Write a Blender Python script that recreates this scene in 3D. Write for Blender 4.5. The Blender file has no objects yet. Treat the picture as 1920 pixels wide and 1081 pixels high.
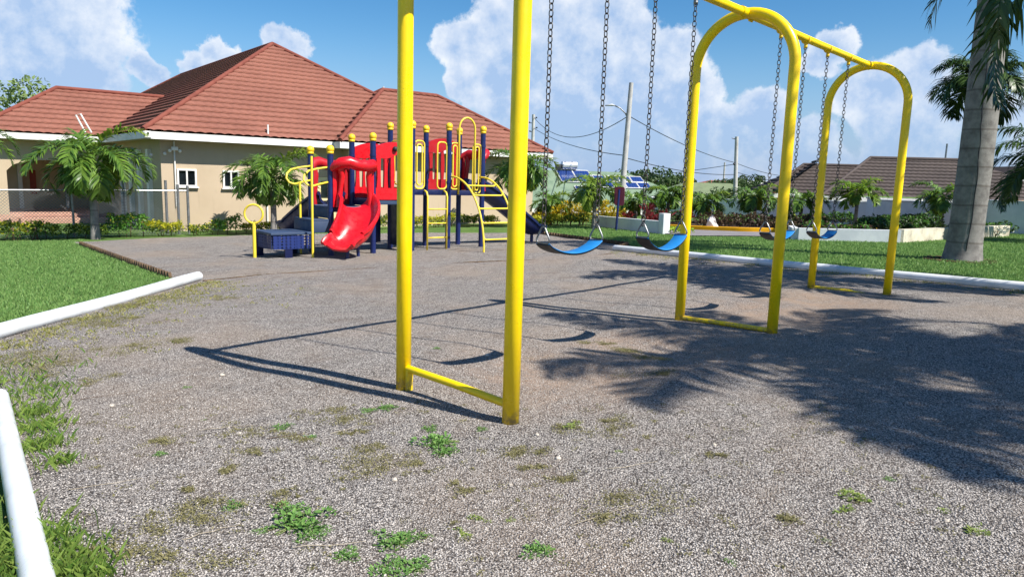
import bpy, bmesh, math, random
import numpy as np
from mathutils import Vector, Matrix, Euler

SC = bpy.context.scene
COL = SC.collection
# ------------------------------------------------------------------ camera
PITCH, ROLL = 0.1528, 0.0292
cd = bpy.data.cameras.new('camera')
cam = bpy.data.objects.new('camera', cd)
COL.objects.link(cam)
fw = Vector((0, math.cos(PITCH), -math.sin(PITCH)))
up = Vector((0, math.sin(PITCH), math.cos(PITCH)))
rt = Vector((1, 0, 0))
rt2 = rt * math.cos(ROLL) + up * math.sin(ROLL)
up2 = up * math.cos(ROLL) - rt * math.sin(ROLL)
cam.matrix_world = Matrix(((rt2.x, up2.x, -fw.x, 0), (rt2.y, up2.y, -fw.y, 0), (rt2.z, up2.z, -fw.z, 1.5), (0, 0, 0, 1)))
cd.sensor_width = 36.0
cd.lens = 25.12
cd.clip_start = 0.05
cd.clip_end = 3000
SC.camera = cam
# ------------------------------------------------------------------ light
SUN = Vector((2.2824, -1.4726, 3.1726)).normalized()
ld = bpy.data.lights.new('sun', 'SUN')
ld.energy = 5.0
ld.angle = math.radians(0.53)
ld.color = (1.0, 0.955, 0.88)
sun = bpy.data.objects.new('sun', ld)
COL.objects.link(sun)
sun.rotation_euler = SUN.to_track_quat('Z', 'Y').to_euler()
sun.location = (20, -13, 28)
SC.view_settings.view_transform = 'Standard'
SC.view_settings.look = 'None'
SC.view_settings.exposure = 0.72
SC.view_settings.gamma = 1.0
SC.view_settings.use_curve_mapping = False
SC.cycles.max_bounces = 6
SC.cycles.transparent_max_bounces = 12

wd = bpy.data.worlds.new('World')
SC.world = wd
wd.use_nodes = True
NT = wd.node_tree
NT.nodes.clear()
def wn(t, **k):
    n = NT.nodes.new(t)
    for a, b in k.items(): setattr(n, a, b)
    return n
def wl(a, b): NT.links.new(a, b)
def wmath(op, a, b=None, c=None, clamp=False):
    n = wn('ShaderNodeMath', operation=op, use_clamp=clamp)
    for i, x in enumerate((a, b, c)):
        if x is None: continue
        if isinstance(x, (int, float)): n.inputs[i].default_value = x
        else: wl(x, n.inputs[i])
    return n.outputs[0]
sky = wn('ShaderNodeTexSky', sky_type='NISHITA', sun_disc=False)
sky.sun_elevation = math.radians(49.4)
sky.sun_rotation = math.radians(122.8)
sky.altitude = 0; sky.air_density = 1.0; sky.dust_density = 0.2; sky.ozone_density = 3.0
tc = wn('ShaderNodeTexCoord')
CLOUDS = [(-0.543,0.827,0.145,0.125),(-0.520,0.846,0.120,0.082),(-0.561,0.823,0.092,0.095),(-0.500,0.861,0.099,0.05),(-0.575,0.815,0.045,0.12),(-0.066,0.983,0.169,0.045),(-0.017,0.979,0.203,0.062),(0.020,0.988,0.151,0.097),(0.060,0.980,0.192,0.07),(0.107,0.971,0.211,0.060),(0.143,0.971,0.192,0.04),(0.127,0.983,0.133,0.097),(0.194,0.969,0.153,0.057),(0.217,0.970,0.113,0.052),(0.058,0.995,0.084,0.125),(0.166,0.984,0.065,0.12),(0.255,0.965,0.059,0.07),(0.311,0.947,0.073,0.055),(0.364,0.931,0.034,0.06),(0.140,0.990,0.029,0.10),(0.433,0.894,0.111,0.055),(0.466,0.875,0.128,0.045),(0.494,0.864,0.097,0.055),(0.470,0.881,0.061,0.07),(0.382,0.909,0.168,0.028),(-0.382,0.911,0.154,0.02),(-0.400,0.906,0.137,0.022),(-0.300,0.942,0.152,0.03),(-0.444,0.889,0.114,0.022),(-0.366,0.920,0.143,0.022),(0.374,0.915,0.150,0.026),(-0.065,0.990,0.122,0.035),(-0.022,0.993,0.116,0.06),(0.62,0.78,0.08,0.10),(-0.75,0.65,0.10,0.13),(0.85,0.5,0.12,0.13),(0.1,-0.85,0.5,0.3),(-0.75,-0.5,0.42,0.25)]  # last two: unseen clouds behind the camera, added to make ambient light more neutral
# billowing distortion of the lookup direction
nd = wn('ShaderNodeTexNoise'); nd.inputs['Scale'].default_value = 9; nd.inputs['Detail'].default_value = 6; nd.inputs['Roughness'].default_value = 0.62
wl(tc.outputs['Generated'], nd.inputs['Vector'])
vs = wn('ShaderNodeVectorMath', operation='SUBTRACT'); wl(nd.outputs['Color'], vs.inputs[0]); vs.inputs[1].default_value = (.5, .5, .5)
vm = wn('ShaderNodeVectorMath', operation='MULTIPLY_ADD'); wl(vs.outputs[0], vm.inputs[0]); vm.inputs[1].default_value = (.075, .075, .075); wl(tc.outputs['Generated'], vm.inputs[2])
acc = None
for (x, y, z, r) in CLOUDS:
    n = wn('ShaderNodeVectorMath', operation='DISTANCE'); wl(vm.outputs[0], n.inputs[0]); n.inputs[1].default_value = (x, y, z)
    v = wmath('MULTIPLY_ADD', n.outputs['Value'], -1.0 / r, 1.0)
    acc = v if acc is None else wmath('SMOOTH_MAX', acc, v, 0.25)
nf = wn('ShaderNodeTexNoise'); nf.inputs['Scale'].default_value = 24; nf.inputs['Detail'].default_value = 8; nf.inputs['Roughness'].default_value = 0.65
wl(tc.outputs['Generated'], nf.inputs['Vector'])
dens = wmath('ADD', acc, wmath('MULTIPLY', wmath('SUBTRACT', nf.outputs['Fac'], 0.5), 0.9))
mr = wn('ShaderNodeMapRange', interpolation_type='SMOOTHSTEP'); wl(dens, mr.inputs['Value'])
mr.inputs['From Min'].default_value = 0.02; mr.inputs['From Max'].default_value = 0.24
# billow relief: density here minus density a little towards the sun
def cn(off):
    v = wn('ShaderNodeVectorMath', operation='ADD'); wl(tc.outputs['Generated'], v.inputs[0]); v.inputs[1].default_value = off
    n = wn('ShaderNodeTexNoise'); n.inputs['Scale'].default_value = 13; n.inputs['Detail'].default_value = 7; n.inputs['Roughness'].default_value = .62
    wl(v.outputs[0], n.inputs['Vector']); return n.outputs['Fac']
rel = wmath('SUBTRACT', cn((0, 0, 0)), cn((.012, 0, .016)))
sep = wn('ShaderNodeSeparateXYZ'); wl(tc.outputs['Generated'], sep.inputs[0])
edge = wn('ShaderNodeMapRange'); wl(dens, edge.inputs['Value']); edge.inputs['From Min'].default_value = .15; edge.inputs['From Max'].default_value = .75; edge.inputs['To Min'].default_value = .30; edge.inputs['To Max'].default_value = -.22
alt = wn('ShaderNodeMapRange'); wl(sep.outputs['Z'], alt.inputs['Value']); alt.inputs['From Min'].default_value = .02; alt.inputs['From Max'].default_value = .2; alt.inputs['To Min'].default_value = .12; alt.inputs['To Max'].default_value = .5
lum = wmath('ADD', wmath('MULTIPLY_ADD', rel, 2.6, edge.outputs[0]), alt.outputs[0], clamp=True)
cmix = wn('ShaderNodeMix', data_type='RGBA'); wl(lum, cmix.inputs['Factor'])
cmix.inputs['A'].default_value = (5.2, 7.2, 10.6, 1); cmix.inputs['B'].default_value = (11.5, 12.0, 12.8, 1)
low = wn('ShaderNodeMapRange', interpolation_type='SMOOTHSTEP'); wl(sep.outputs['Z'], low.inputs['Value']); low.inputs['From Min'].default_value = .0; low.inputs['From Max'].default_value = .11; low.inputs['To Min'].default_value = .35; low.inputs['To Max'].default_value = .92
hz = wn('ShaderNodeMapRange', interpolation_type='SMOOTHSTEP'); wl(sep.outputs['Z'], hz.inputs['Value']); hz.inputs['From Min'].default_value = -.02; hz.inputs['From Max'].default_value = .2; hz.inputs['To Min'].default_value = .9; hz.inputs['To Max'].default_value = 0
hs = wn('ShaderNodeHueSaturation'); wl(sky.outputs[0], hs.inputs['Color']); hs.inputs['Saturation'].default_value = 1.36; hs.inputs['Value'].default_value = 1.6
smix = wn('ShaderNodeMix', data_type='RGBA'); wl(wmath('MULTIPLY', mr.outputs[0], low.outputs[0]), smix.inputs['Factor'])
hmix = wn('ShaderNodeMix', data_type='RGBA'); wl(hz.outputs[0], hmix.inputs['Factor']); wl(hs.outputs[0], hmix.inputs['A']); hmix.inputs['B'].default_value = (3.7, 5.6, 9.4, 1)      # humid air near the horizon
wl(hmix.outputs['Result'], smix.inputs['A']); wl(cmix.outputs['Result'], smix.inputs['B'])
bg = wn('ShaderNodeBackground'); bg.inputs['Strength'].default_value = 0.05
wl(smix.outputs['Result'], bg.inputs['Color'])
wo = wn('ShaderNodeOutputWorld'); wl(bg.outputs[0], wo.inputs['Surface'])

# ------------------------------------------------------------------ helpers
def S(r, g, b):
    f = lambda c: (c / 255 / 12.92) if c / 255 <= .04045 else ((c / 255 + .055) / 1.055) ** 2.4
    return (f(r), f(g), f(b), 1)
class Mat:
    def __init__(s, name, col=(.5, .5, .5, 1), rough=.6, spec=.4, metal=0.0):
        s.m = bpy.data.materials.new(name); s.m.use_nodes = True; s.t = s.m.node_tree
        s.b = s.t.nodes['Principled BSDF']; s.out = s.t.nodes['Material Output']
        s.b.inputs['Base Color'].default_value = col; s.b.inputs['Roughness'].default_value = rough
        s.b.inputs['Specular IOR Level'].default_value = spec; s.b.inputs['Metallic'].default_value = metal
        s.tc = s.t.nodes.new('ShaderNodeTexCoord'); s.co = s.tc.outputs['Object']
    def n(s, t, **k):
        n = s.t.nodes.new(t)
        for a, b in k.items(): setattr(n, a, b)
        return n
    def l(s, a, b): s.t.links.new(a, b)
    def noise(s, scale, detail=4, rough=.55, vec=None):
        n = s.n('ShaderNodeTexNoise'); n.inputs['Scale'].default_value = scale; n.inputs['Detail'].default_value = detail; n.inputs['Roughness'].default_value = rough
        s.l(vec or s.co, n.inputs['Vector']); return n.outputs['Fac']
    def ramp(s, v, a, b, lo=0., hi=1.):
        n = s.n('ShaderNodeMapRange', interpolation_type='SMOOTHSTEP'); s.l(v, n.inputs['Value'])
        n.inputs['From Min'].default_value = a; n.inputs['From Max'].default_value = b; n.inputs['To Min'].default_value = lo; n.inputs['To Max'].default_value = hi
        return n.outputs[0]
    def mix(s, f, a, b, blend='MIX'):
        n = s.n('ShaderNodeMix', data_type='RGBA', blend_type=blend)
        if isinstance(f, float): n.inputs['Factor'].default_value = f
        else: s.l(f, n.inputs['Factor'])
        for k, x in (('A', a), ('B', b)):
            if isinstance(x, tuple): n.inputs[k].default_value = x
            else: s.l(x, n.inputs[k])
        return n.outputs['Result']
    def mul(s, a, b):
        n = s.n('ShaderNodeMath', operation='MULTIPLY')
        for i, x in enumerate((a, b)):
            if isinstance(x, (int, float)): n.inputs[i].default_value = x
            else: s.l(x, n.inputs[i])
        return n.outputs[0]
    def color(s, c): s.l(c, s.b.inputs['Base Color']); return s
    def bump(s, v, dist, strength=1.0):
        n = s.n('ShaderNodeBump'); n.inputs['Distance'].default_value = dist; n.inputs['Strength'].default_value = strength
        s.l(v, n.inputs['Height']); s.l(n.outputs[0], s.b.inputs['Normal']); return s
def simple(name, c1, c2=None, scale=6., rough=.6, spec=.4, bump=0., bscale=60., metal=0.):
    M = Mat(name, c1, rough, spec, metal)
    if c2: M.color(M.mix(M.ramp(M.noise(scale, 6), .35, .7), c1, c2))
    if bump: M.bump(M.noise(bscale, 3), bump)
    return M.m
def leafmat(name, c1, c2, rough=.45, transl=.25, dark=None):
    M = Mat(name, c1, rough, .35)
    g = M.n('ShaderNodeNewGeometry')
    c = M.mix(g.outputs['Random Per Island'], c1, c2)
    if dark: c = M.mix(M.ramp(M.noise(1.6, 2), .45, .7), c, dark)
    M.color(c)
    t = M.n('ShaderNodeBsdfTranslucent'); M.l(c, t.inputs['Color'])
    ms = M.n('ShaderNodeMixShader'); ms.inputs[0].default_value = transl
    M.l(M.b.outputs[0], ms.inputs[1]); M.l(t.outputs[0], ms.inputs[2]); M.l(ms.outputs[0], M.out.inputs['Surface'])
    return M.m

ROOTLOC = {}
def tag(o, label=None, cat=None, group=None, kind=None):
    if label: o['label'] = label
    if cat: o['category'] = cat
    if group: o['group'] = group
    if kind: o['kind'] = kind
    return o
def thing(name, loc, label, cat, group=None):
    o = bpy.data.objects.new(name, None); o.location = loc; o.empty_display_size = .2
    COL.objects.link(o); ROOTLOC[o.name] = Vector(loc)
    return tag(o, label, cat, group)
def rootloc(o):
    while o.parent: o = o.parent
    return ROOTLOC.get(o.name, Vector((0, 0, 0)))
def finish(name, me, mat, parent, smooth):
    if mat: me.materials.append(mat)
    if smooth is True:
        me.polygons.foreach_set('use_smooth', [True] * len(me.polygons))
    elif smooth:
        me.polygons.foreach_set('use_smooth', [True] * len(me.polygons))
        me.set_sharp_from_angle(angle=math.radians(smooth))
    o = bpy.data.objects.new(name, me); COL.objects.link(o)
    if parent: o.parent = parent
    me.update(); return o
class MB:
    def __init__(s): s.v = []; s.f = []
    def add(s, vs, fs):
        b = len(s.v); s.v += [tuple(x) for x in vs]; s.f += [tuple(i + b for i in q) for q in fs]; return s
    def box(s, c, d, rot=None, bev=0.):
        x, y, z = d[0] / 2, d[1] / 2, d[2] / 2
        if bev <= 0:
            vs = [(-x, -y, -z), (x, -y, -z), (x, y, -z), (-x, y, -z), (-x, -y, z), (x, -y, z), (x, y, z), (-x, y, z)]
            fs = [(0, 3, 2, 1), (4, 5, 6, 7), (0, 1, 5, 4), (1, 2, 6, 5), (2, 3, 7, 6), (3, 0, 4, 7)]
        else:
            bm = bmesh.new(); bmesh.ops.create_cube(bm, size=1.0)
            for q in bm.verts: q.co = Vector((q.co.x * 2 * x, q.co.y * 2 * y, q.co.z * 2 * z))
            bmesh.ops.bevel(bm, geom=bm.edges[:], offset=bev, segments=2, affect='EDGES', profile=.5)
            bm.verts.index_update()
            vs = [q.co.copy() for q in bm.verts]; fs = [[q.index for q in f_.verts] for f_ in bm.faces]; bm.free()
        R = Matrix.Identity(3) if rot is None else (Matrix.Rotation(rot, 3, 'Z') if isinstance(rot, (int, float)) else rot)
        return s.add([R @ Vector(q) + Vector(c) for q in vs], fs)
    def tube(s, path, r, n=12, closed=False, caps=True, flat=1.0):
        P = [Vector(p) for p in path]; m = len(P)
        rs = r if isinstance(r, (list, tuple)) else [r] * m
        T = []
        for i in range(m):
            a = P[(i - 1) % m] if (closed or i > 0) else P[i]; b = P[(i + 1) % m] if (closed or i < m - 1) else P[i]
            T.append((b - a).normalized())
        ref = Vector((0, 0, 1)) if abs(T[0].z) < .9 else Vector((1, 0, 0))
        u = T[0].cross(ref).normalized(); vs = []
        for i in range(m):
            u = (u - T[i] * u.dot(T[i])).normalized(); w = T[i].cross(u)
            for k in range(n):
                a = 2 * math.pi * k / n; vs.append(P[i] + (u * math.cos(a) + w * math.sin(a) * flat) * rs[i])
        fs = []
        for i in range(m if closed else m - 1):
            j = (i + 1) % m
            for k in range(n): fs.append((i * n + k, i * n + (k + 1) % n, j * n + (k + 1) % n, j * n + k))
        if caps and not closed: fs += [tuple(range(n))[::-1], tuple((m - 1) * n + k for k in range(n))]
        return s.add(vs, fs)
    def sphere(s, c, r, nu=14, nv=9, sz=1.0):
        vs = []; fs = []
        for j in range(nv + 1):
            t = math.pi * j / nv
            for i in range(nu):
                a = 2 * math.pi * i / nu; vs.append((c[0] + r * math.sin(t) * math.cos(a), c[1] + r * math.sin(t) * math.sin(a), c[2] + r * sz * math.cos(t)))
        for j in range(nv):
            for i in range(nu): fs.append((j * nu + i, (j + 1) * nu + i, (j + 1) * nu + (i + 1) % nu, j * nu + (i + 1) % nu))
        return s.add(vs, fs)
    def sweep(s, path, prof, side0=None, closed_prof=True, caps=True):
        """profile (lateral, up) swept along a path; lateral stays horizontal"""
        P = [Vector(p) for p in path]; m = len(P); vs = []; n = 0
        for i in range(m):
            t = (P[min(i + 1, m - 1)] - P[max(i - 1, 0)]).normalized()
            lat = Vector((t.y, -t.x, 0))
            lat = lat.normalized() if lat.length > 1e-5 else Vector(side0)
            w = lat.cross(t)
            pr = prof(i / (m - 1)) if callable(prof) else prof
            n = len(pr)
            for (a, b) in pr: vs.append(P[i] + lat * a + w * b)
        fs = []
        for i in range(m - 1):
            for k in range(n if closed_prof else n - 1): fs.append((i * n + k, i * n + (k + 1) % n, (i + 1) * n + (k + 1) % n, (i + 1) * n + k))
        if caps and closed_prof: fs += [tuple(range(n))[::-1], tuple((m - 1) * n + k for k in range(n))]
        return s.add(vs, fs)
    def prism(s, poly, thick, xf):
        """polygon (x, z) extruded by thick along y, mapped by xf(x, y, z)"""
        n = len(poly)
        vs = [xf(x, -thick / 2, z) for x, z in poly] + [xf(x, thick / 2, z) for x, z in poly]
        fs = [tuple(range(n)), tuple(range(n, 2 * n))[::-1]] + [(i, i + n, (i + 1) % n + n, (i + 1) % n) for i in range(n)]
        return s.add(vs, fs)
    def build(s, name, mat, parent=None, smooth=35, fix=True):
        off = rootloc(parent) if parent else Vector((0, 0, 0))
        me = bpy.data.meshes.new(name)
        me.from_pydata([(a - off.x, b - off.y, c - off.z) for a, b, c in s.v], [], s.f)
        if fix:
            bm = bmesh.new(); bm.from_mesh(me); bmesh.ops.recalc_face_normals(bm, faces=bm.faces); bm.to_mesh(me); bm.free()
        return finish(name, me, mat, parent, smooth)
def arrmesh(name, V, F, mat, parent=None, smooth=None):
    """V (n,3), F (m,k) equal-size faces"""
    V = np.asarray(V, float)
    if parent: V = V - np.array(rootloc(parent))
    F = np.asarray(F, np.int32); k = F.shape[1]
    me = bpy.data.meshes.new(name)
    me.vertices.add(len(V)); me.vertices.foreach_set('co', V.astype(np.float32).ravel())
    me.loops.add(F.size); me.loops.foreach_set('vertex_index', F.ravel())
    me.polygons.add(len(F)); me.polygons.foreach_set('loop_start', np.arange(0, F.size, k, dtype=np.int32))
    me.update(calc_edges=True); me.validate()
    return finish(name, me, mat, parent, smooth)
def leaves(P, size, rng, aspect=.45, flat=0., dirs=None):
    """leaf-shaped quads (diamonds bent at the middle) at points P"""
    n = len(P); d = rng.normal(size=(n, 3)) if dirs is None else dirs + rng.normal(size=(n, 3)) * .45
    d[:, 2] *= (1 - flat); d /= np.linalg.norm(d, axis=1)[:, None] + 1e-9
    q = rng.normal(size=(n, 3)); q[:, :2] *= (1 - flat); s = np.cross(d, q); s /= np.linalg.norm(s, axis=1)[:, None] + 1e-9
    L = (size * rng.uniform(.65, 1.25, n))[:, None]
    V = np.stack([P - d * L * .5, P + s * L * aspect * .5 + d * L * .05, P + d * L * .5, P - s * L * aspect * .5 + d * L * .05], 1).reshape(-1, 3)
    return V, np.arange(4 * n).reshape(n, 4)
def dup(root, loc, rz=0., sc=1., label=None, group=None):
    r = root.copy(); COL.objects.link(r); r.location = loc; r.rotation_euler = (0, 0, rz); r.scale = (sc, sc, sc)
    if label: r['label'] = label
    if group: r['group'] = group
    for ch in list(root.children):
        c = ch.copy(); COL.objects.link(c); c.parent = r
        for g in ch.children:
            d = g.copy(); COL.objects.link(d); d.parent = c
    return r

# ------------------------------------------------------------------ terrain
UA = np.array([.7757, .6311]); UB = np.array([-.6311, .7757])      # the street grid
C0 = np.array([-.368, 4.556]); UU = np.array([.678, .735]); VV = np.array([-.735, .678])   # swing rail
FRS = [0., 3.84, 7.68]
SEATS = [(.86, 1.51), (2.18, 2.83), (4.68, 5.37), (6.07, 6.81)]
def T(x, y): return 0.0248 * 14 * np.tanh(np.asarray(x) / 14) - 0.0172 * 40 * np.tanh((np.asarray(y) - 5) / 40)
def Zg(x, y):
    """gravel surface: gentle ripples, hollows worn under the swings"""
    x = np.asarray(x, float); y = np.asarray(y, float)
    z = T(x, y) + .010 * np.sin(1.7 * x + .6 * y) * np.sin(1.1 * y - .4 * x + 1) + .006 * np.sin(4.1 * x + 1) * np.sin(3.7 * y)
    for a, b in SEATS:
        c = C0 + UU * (a + b) / 2
        q = (x - c[0]) * UU[0] + (y - c[1]) * UU[1]; w = (x - c[0]) * VV[0] + (y - c[1]) * VV[1]
        z = z - .055 * np.exp(-(q / .35) ** 2 - (w / .75) ** 2) + .02 * np.exp(-(q / .5) ** 2 - ((np.abs(w) - 1.2) / .4) ** 2)
    return z
GRAVEL = [(-4.93, 11.02), (-4.89, 6.67), (-4.6, 5.6), (-3.9, 5.0), (-3.36, 4.51), (-1.62, 2.38), (-.2, .55), (.6, -2.5), (13.5, -2.5), (13.0, 3.3), (7.55, 10.45), (2.49, 17.04), (3.13, 18.38), (.66, 23.8), (-2.9, 23.82), (-6.2, 22.9), (-8.4, 21.6), (-10.2, 20.0), (-11.4, 18.4), (-10.6, 17.4), (-5.41, 11.19)]
def inpoly(x, y, poly):
    x = np.asarray(x, float); y = np.asarray(y, float); r = np.zeros(x.shape, bool); n = len(poly)
    for i in range(n):
        x1, y1 = poly[i]; x2, y2 = poly[(i + 1) % n]
        c = ((y1 > y) != (y2 > y)); xi = (x2 - x1) * (y - y1) / ((y2 - y1) if y2 != y1 else 1e-9) + x1
        r ^= c & (x < xi)
    return r
def polydist(x, y, poly):
    x = np.asarray(x, float); y = np.asarray(y, float); d = np.full(x.shape, 1e9); n = len(poly)
    for i in range(n):
        a = np.array(poly[i]); b = np.array(poly[(i + 1) % n]); ab = b - a
        t = np.clip(((x - a[0]) * ab[0] + (y - a[1]) * ab[1]) / (ab @ ab), 0, 1)
        d = np.minimum(d, np.hypot(x - a[0] - t * ab[0], y - a[1] - t * ab[1]))
    return d
def gridmesh(name, xs, ys, zf, mat, keep=None):
    X, Y = np.meshgrid(xs, ys); Zz = zf(X, Y); nx, ny = len(xs), len(ys)
    V = np.stack([X, Y, Zz], -1).reshape(-1, 3)
    i = np.arange(nx - 1)[None, :] + np.arange(ny - 1)[:, None] * nx
    F = np.stack([i, i + 1, i + 1 + nx, i + nx], -1).reshape(-1, 4)
    if keep is not None:
        c = V[F].mean(1); F = F[keep(c[:, 0], c[:, 1])]
        u, inv = np.unique(F, return_inverse=True); V = V[u]; F = inv.reshape(F.shape)
    return arrmesh(name, V, F, mat, smooth=True)

# --- materials of the ground
M = Mat('lawn', rough=.9, spec=.1)
c = M.mix(M.ramp(M.noise(.7, 5), .35, .7), S(92, 122, 60), S(112, 136, 72))
c = M.mix(M.ramp(M.noise(30, 4), .4, .75), c, S(70, 96, 46))
M.color(c); M.bump(M.noise(90, 4), .03); LAWN = M.m
M = Mat('gravel', rough=.95, spec=.15)
vo = M.n('ShaderNodeTexVoronoi'); vo.inputs['Scale'].default_value = 105; M.l(M.co, vo.inputs['Vector'])
vsep = M.n('ShaderNodeSeparateColor'); M.l(vo.outputs['Color'], vsep.inputs[0])
c = M.mix(vsep.outputs[0], S(120, 115, 111), S(198, 191, 184))
c = M.mix(M.ramp(vsep.outputs[1], .9, .99), c, S(206, 199, 192))
c = M.mix(M.ramp(vsep.outputs[2], .76, .9), c, S(78, 73, 70))
c = M.mix(M.ramp(vo.outputs['Distance'], .35, .75, 0., .8), c, S(58, 52, 49))
big = M.noise(.55, 5, .6)
c = M.mix(M.mul(M.ramp(big, .42, .68), .4), c, S(158, 140, 122))                  # sandy, dusty areas
med = M.noise(2.3, 6, .65)
c = M.mix(M.mul(M.ramp(med, .50, .72), .4), c, S(108, 92, 78))
wear = None
for a_, b_ in SEATS:                                                              # tan subsoil scuffed up under the swings
    q_ = C0 + UU * (a_ + b_) / 2; dn = M.n('ShaderNodeVectorMath', operation='DISTANCE'); M.l(M.co, dn.inputs[0]); dn.inputs[1].default_value = (q_[0], q_[1], 0)
    v_ = M.ramp(dn.outputs['Value'], .25, 1.5, 1., 0.)
    if wear is None: wear = v_
    else:
        mx = M.n('ShaderNodeMath', operation='MAXIMUM'); M.l(wear, mx.inputs[0]); M.l(v_, mx.inputs[1]); wear = mx.outputs[0]
c = M.mix(M.mul(wear, M.ramp(M.noise(3.0, 6, .7), .3, .75, .15, .75)), c, S(164, 138, 116))
ms = M.noise(1.3, 7, .7)
M.color(M.mix(M.mul(M.ramp(ms, .58, .78), .25), c, S(116, 112, 74)))              # thin moss film
hgt = M.n('ShaderNodeMath', operation='MULTIPLY_ADD'); M.l(vo.outputs['Distance'], hgt.inputs[0]); hgt.inputs[1].default_value = -.35; M.l(M.noise(7, 5, .6), hgt.inputs[2])
M.bump(hgt.outputs[0], .035, .9); GRAV = M.m
ASPH = simple('asphalt', S(118, 114, 116), S(134, 130, 130), 3, .9, .2, .004, 120)
SOIL = simple('soil', S(92, 72, 54), S(66, 52, 40), 5, .95, .1, .02, 30)
# --- ground sheets
def zlawn(x, y):
    ins = inpoly(x, y, GRAVEL); d = polydist(x, y, GRAVEL)
    return T(x, y) - np.where(ins, np.clip((d - .02) / .5, 0, 1) * .16, 0)
xs = np.concatenate([np.array([-1500, -900, -500, -300, -180, -110, -80, -60, -45, -35, -28]), np.arange(-24, 24.01, .25), np.array([28, 35, 45, 60, 80, 110, 180, 300, 500, 900, 1500])])
ys = np.concatenate([np.array([-1500, -600, -200, -80, -30, -12]), np.arange(-6, 40.01, .25), np.array([45, 52, 60, 80, 110, 180, 300, 500, 900, 1500])])
tag(gridmesh('lawn', xs, ys, zlawn, LAWN), kind='structure')
def gedge(x, y): return inpoly(x, y, GRAVEL)
gx = np.arange(-12, 13.6, .06); gy = np.arange(-2.5, 24.1, .06)
def zgrav(x, y):
    d = polydist(x, y, GRAVEL); return Zg(x, y) + .012 - np.clip(1 - d / .25, 0, 1) * .012
tag(gridmesh('gravel_bed', gx, gy, zgrav, GRAV, gedge), kind='structure')
def flat_poly(name, poly, mat, dz, kind='structure', n=1):
    bm = bmesh.new(); vs = [bm.verts.new((x, y, float(T(x, y)) + dz)) for x, y in poly]; bm.faces.new(vs)
    bmesh.ops.triangulate(bm, faces=bm.faces[:]); bmesh.ops.recalc_face_normals(bm, faces=bm.faces)
    me = bpy.data.meshes.new(name); bm.to_mesh(me); bm.free()
    for p in me.polygons:
        if p.normal.z < 0: p.flip()
    o = finish(name, me, mat, None, None); return tag(o, kind=kind)
KERBL = [(5.05, 28.1), (5.6, 27.2), (6.51, 26.1), (8.12, 25.15), (9.6, 24.95), (11.5, 25.2), (14, 26.6), (20, 31.0)]
flat_poly('road', [(4.95, 23.7), (5.55, 22.62), (7.46, 22.75), (9.2, 22.2), (11.5, 23.2), (15, 25.6), (20.4, 30.4)] + KERBL[::-1], ASPH, .03)
flat_poly('planting_soil', [(x - .05, y + .16) for x, y in KERBL] + [(24, 34), (24, 40), (10, 34.6), (3.8, 29.4)], SOIL, .05)
flat_poly('corner_bed_soil', [(8.6, 21.6), (11.3, 21.0), (17.5, 25.6), (17.0, 28.6), (14, 26.6), (11.4, 24.6), (9.2, 22.6)], SOIL, .16)

# ------------------------------------------------------------------ object materials
def painted(name, c1, c2, rough=.35, spec=.5, dirt=(.2, .16, .1, 1), damt=.12):
    M = Mat(name, c1, rough, spec)
    c = M.mix(M.ramp(M.noise(2.5, 5), .35, .7), c1, c2)
    c = M.mix(M.mul(M.ramp(M.noise(14, 6, .7), .58, .8), damt), c, dirt)
    M.color(c); M.l(M.ramp(M.noise(9, 4), .3, .7, rough - .08, rough + .12), M.b.inputs['Roughness'])
    return M.m
M = Mat('yellow_paint', S(250, 214, 0), .32, .5)
c_ = M.mix(M.ramp(M.noise(2.2, 5), .35, .7), S(250, 214, 0), S(238, 200, 4)); c_ = M.mix(M.mul(M.ramp(M.noise(42, 5, .7), .66, .72), .75), c_, S(150, 128, 60)); c_ = M.mix(M.mul(M.ramp(M.noise(11, 6, .75), .58, .8), .3), c_, S(176, 140, 30))
sx = M.n('ShaderNodeSeparateXYZ'); M.l(M.co, sx.inputs[0]); c_ = M.mix(M.mul(M.ramp(sx.outputs['Z'], .02, .16, 1., 0.), M.ramp(M.noise(24, 5, .7), .35, .65)), c_, S(138, 118, 78))
M.color(c_); M.l(M.ramp(M.noise(9, 4), .3, .7, .26, .46), M.b.inputs['Roughness']); M.bump(M.noise(55, 3), .0012, .6); YEL = M.m
YELP = painted('faded_yellow_paint', S(236, 208, 60), S(222, 196, 62), .4)
BALL = painted('ball_yellow', S(238, 196, 30), S(226, 184, 34), .45)
NAVY = painted('navy_paint', S(18, 32, 84), S(24, 38, 92), .35)
NAVYP = painted('navy_plastic', S(14, 24, 68), S(18, 30, 74), .4)
DECK = painted('deck_coating', S(52, 70, 98), S(42, 60, 88), .55)
RED = painted('red_plastic', S(206, 18, 30), S(196, 22, 34), .3, .5, (.35, .2, .2, 1), .1)
DRED = painted('weathered_red_plastic', S(176, 22, 32), S(160, 24, 32), .4)
STEEL = simple('galvanised_steel', S(150, 152, 154), S(120, 120, 122), 20, .42, .5, 0, 1, .7)
CHAIN = simple('chain_steel', S(96, 92, 88), S(70, 60, 54), 30, .45, .5, 0, 1, .75)
SEATB = painted('blue_rubber', S(24, 112, 178), S(40, 126, 188), .5, .4)
SEATD = painted('black_rubber', S(30, 32, 36), S(40, 42, 46), .55, .4)
PVC = painted('white_pipe', S(222, 224, 226), S(196, 200, 200), .35, .5, S(128, 118, 98), .55)

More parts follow.
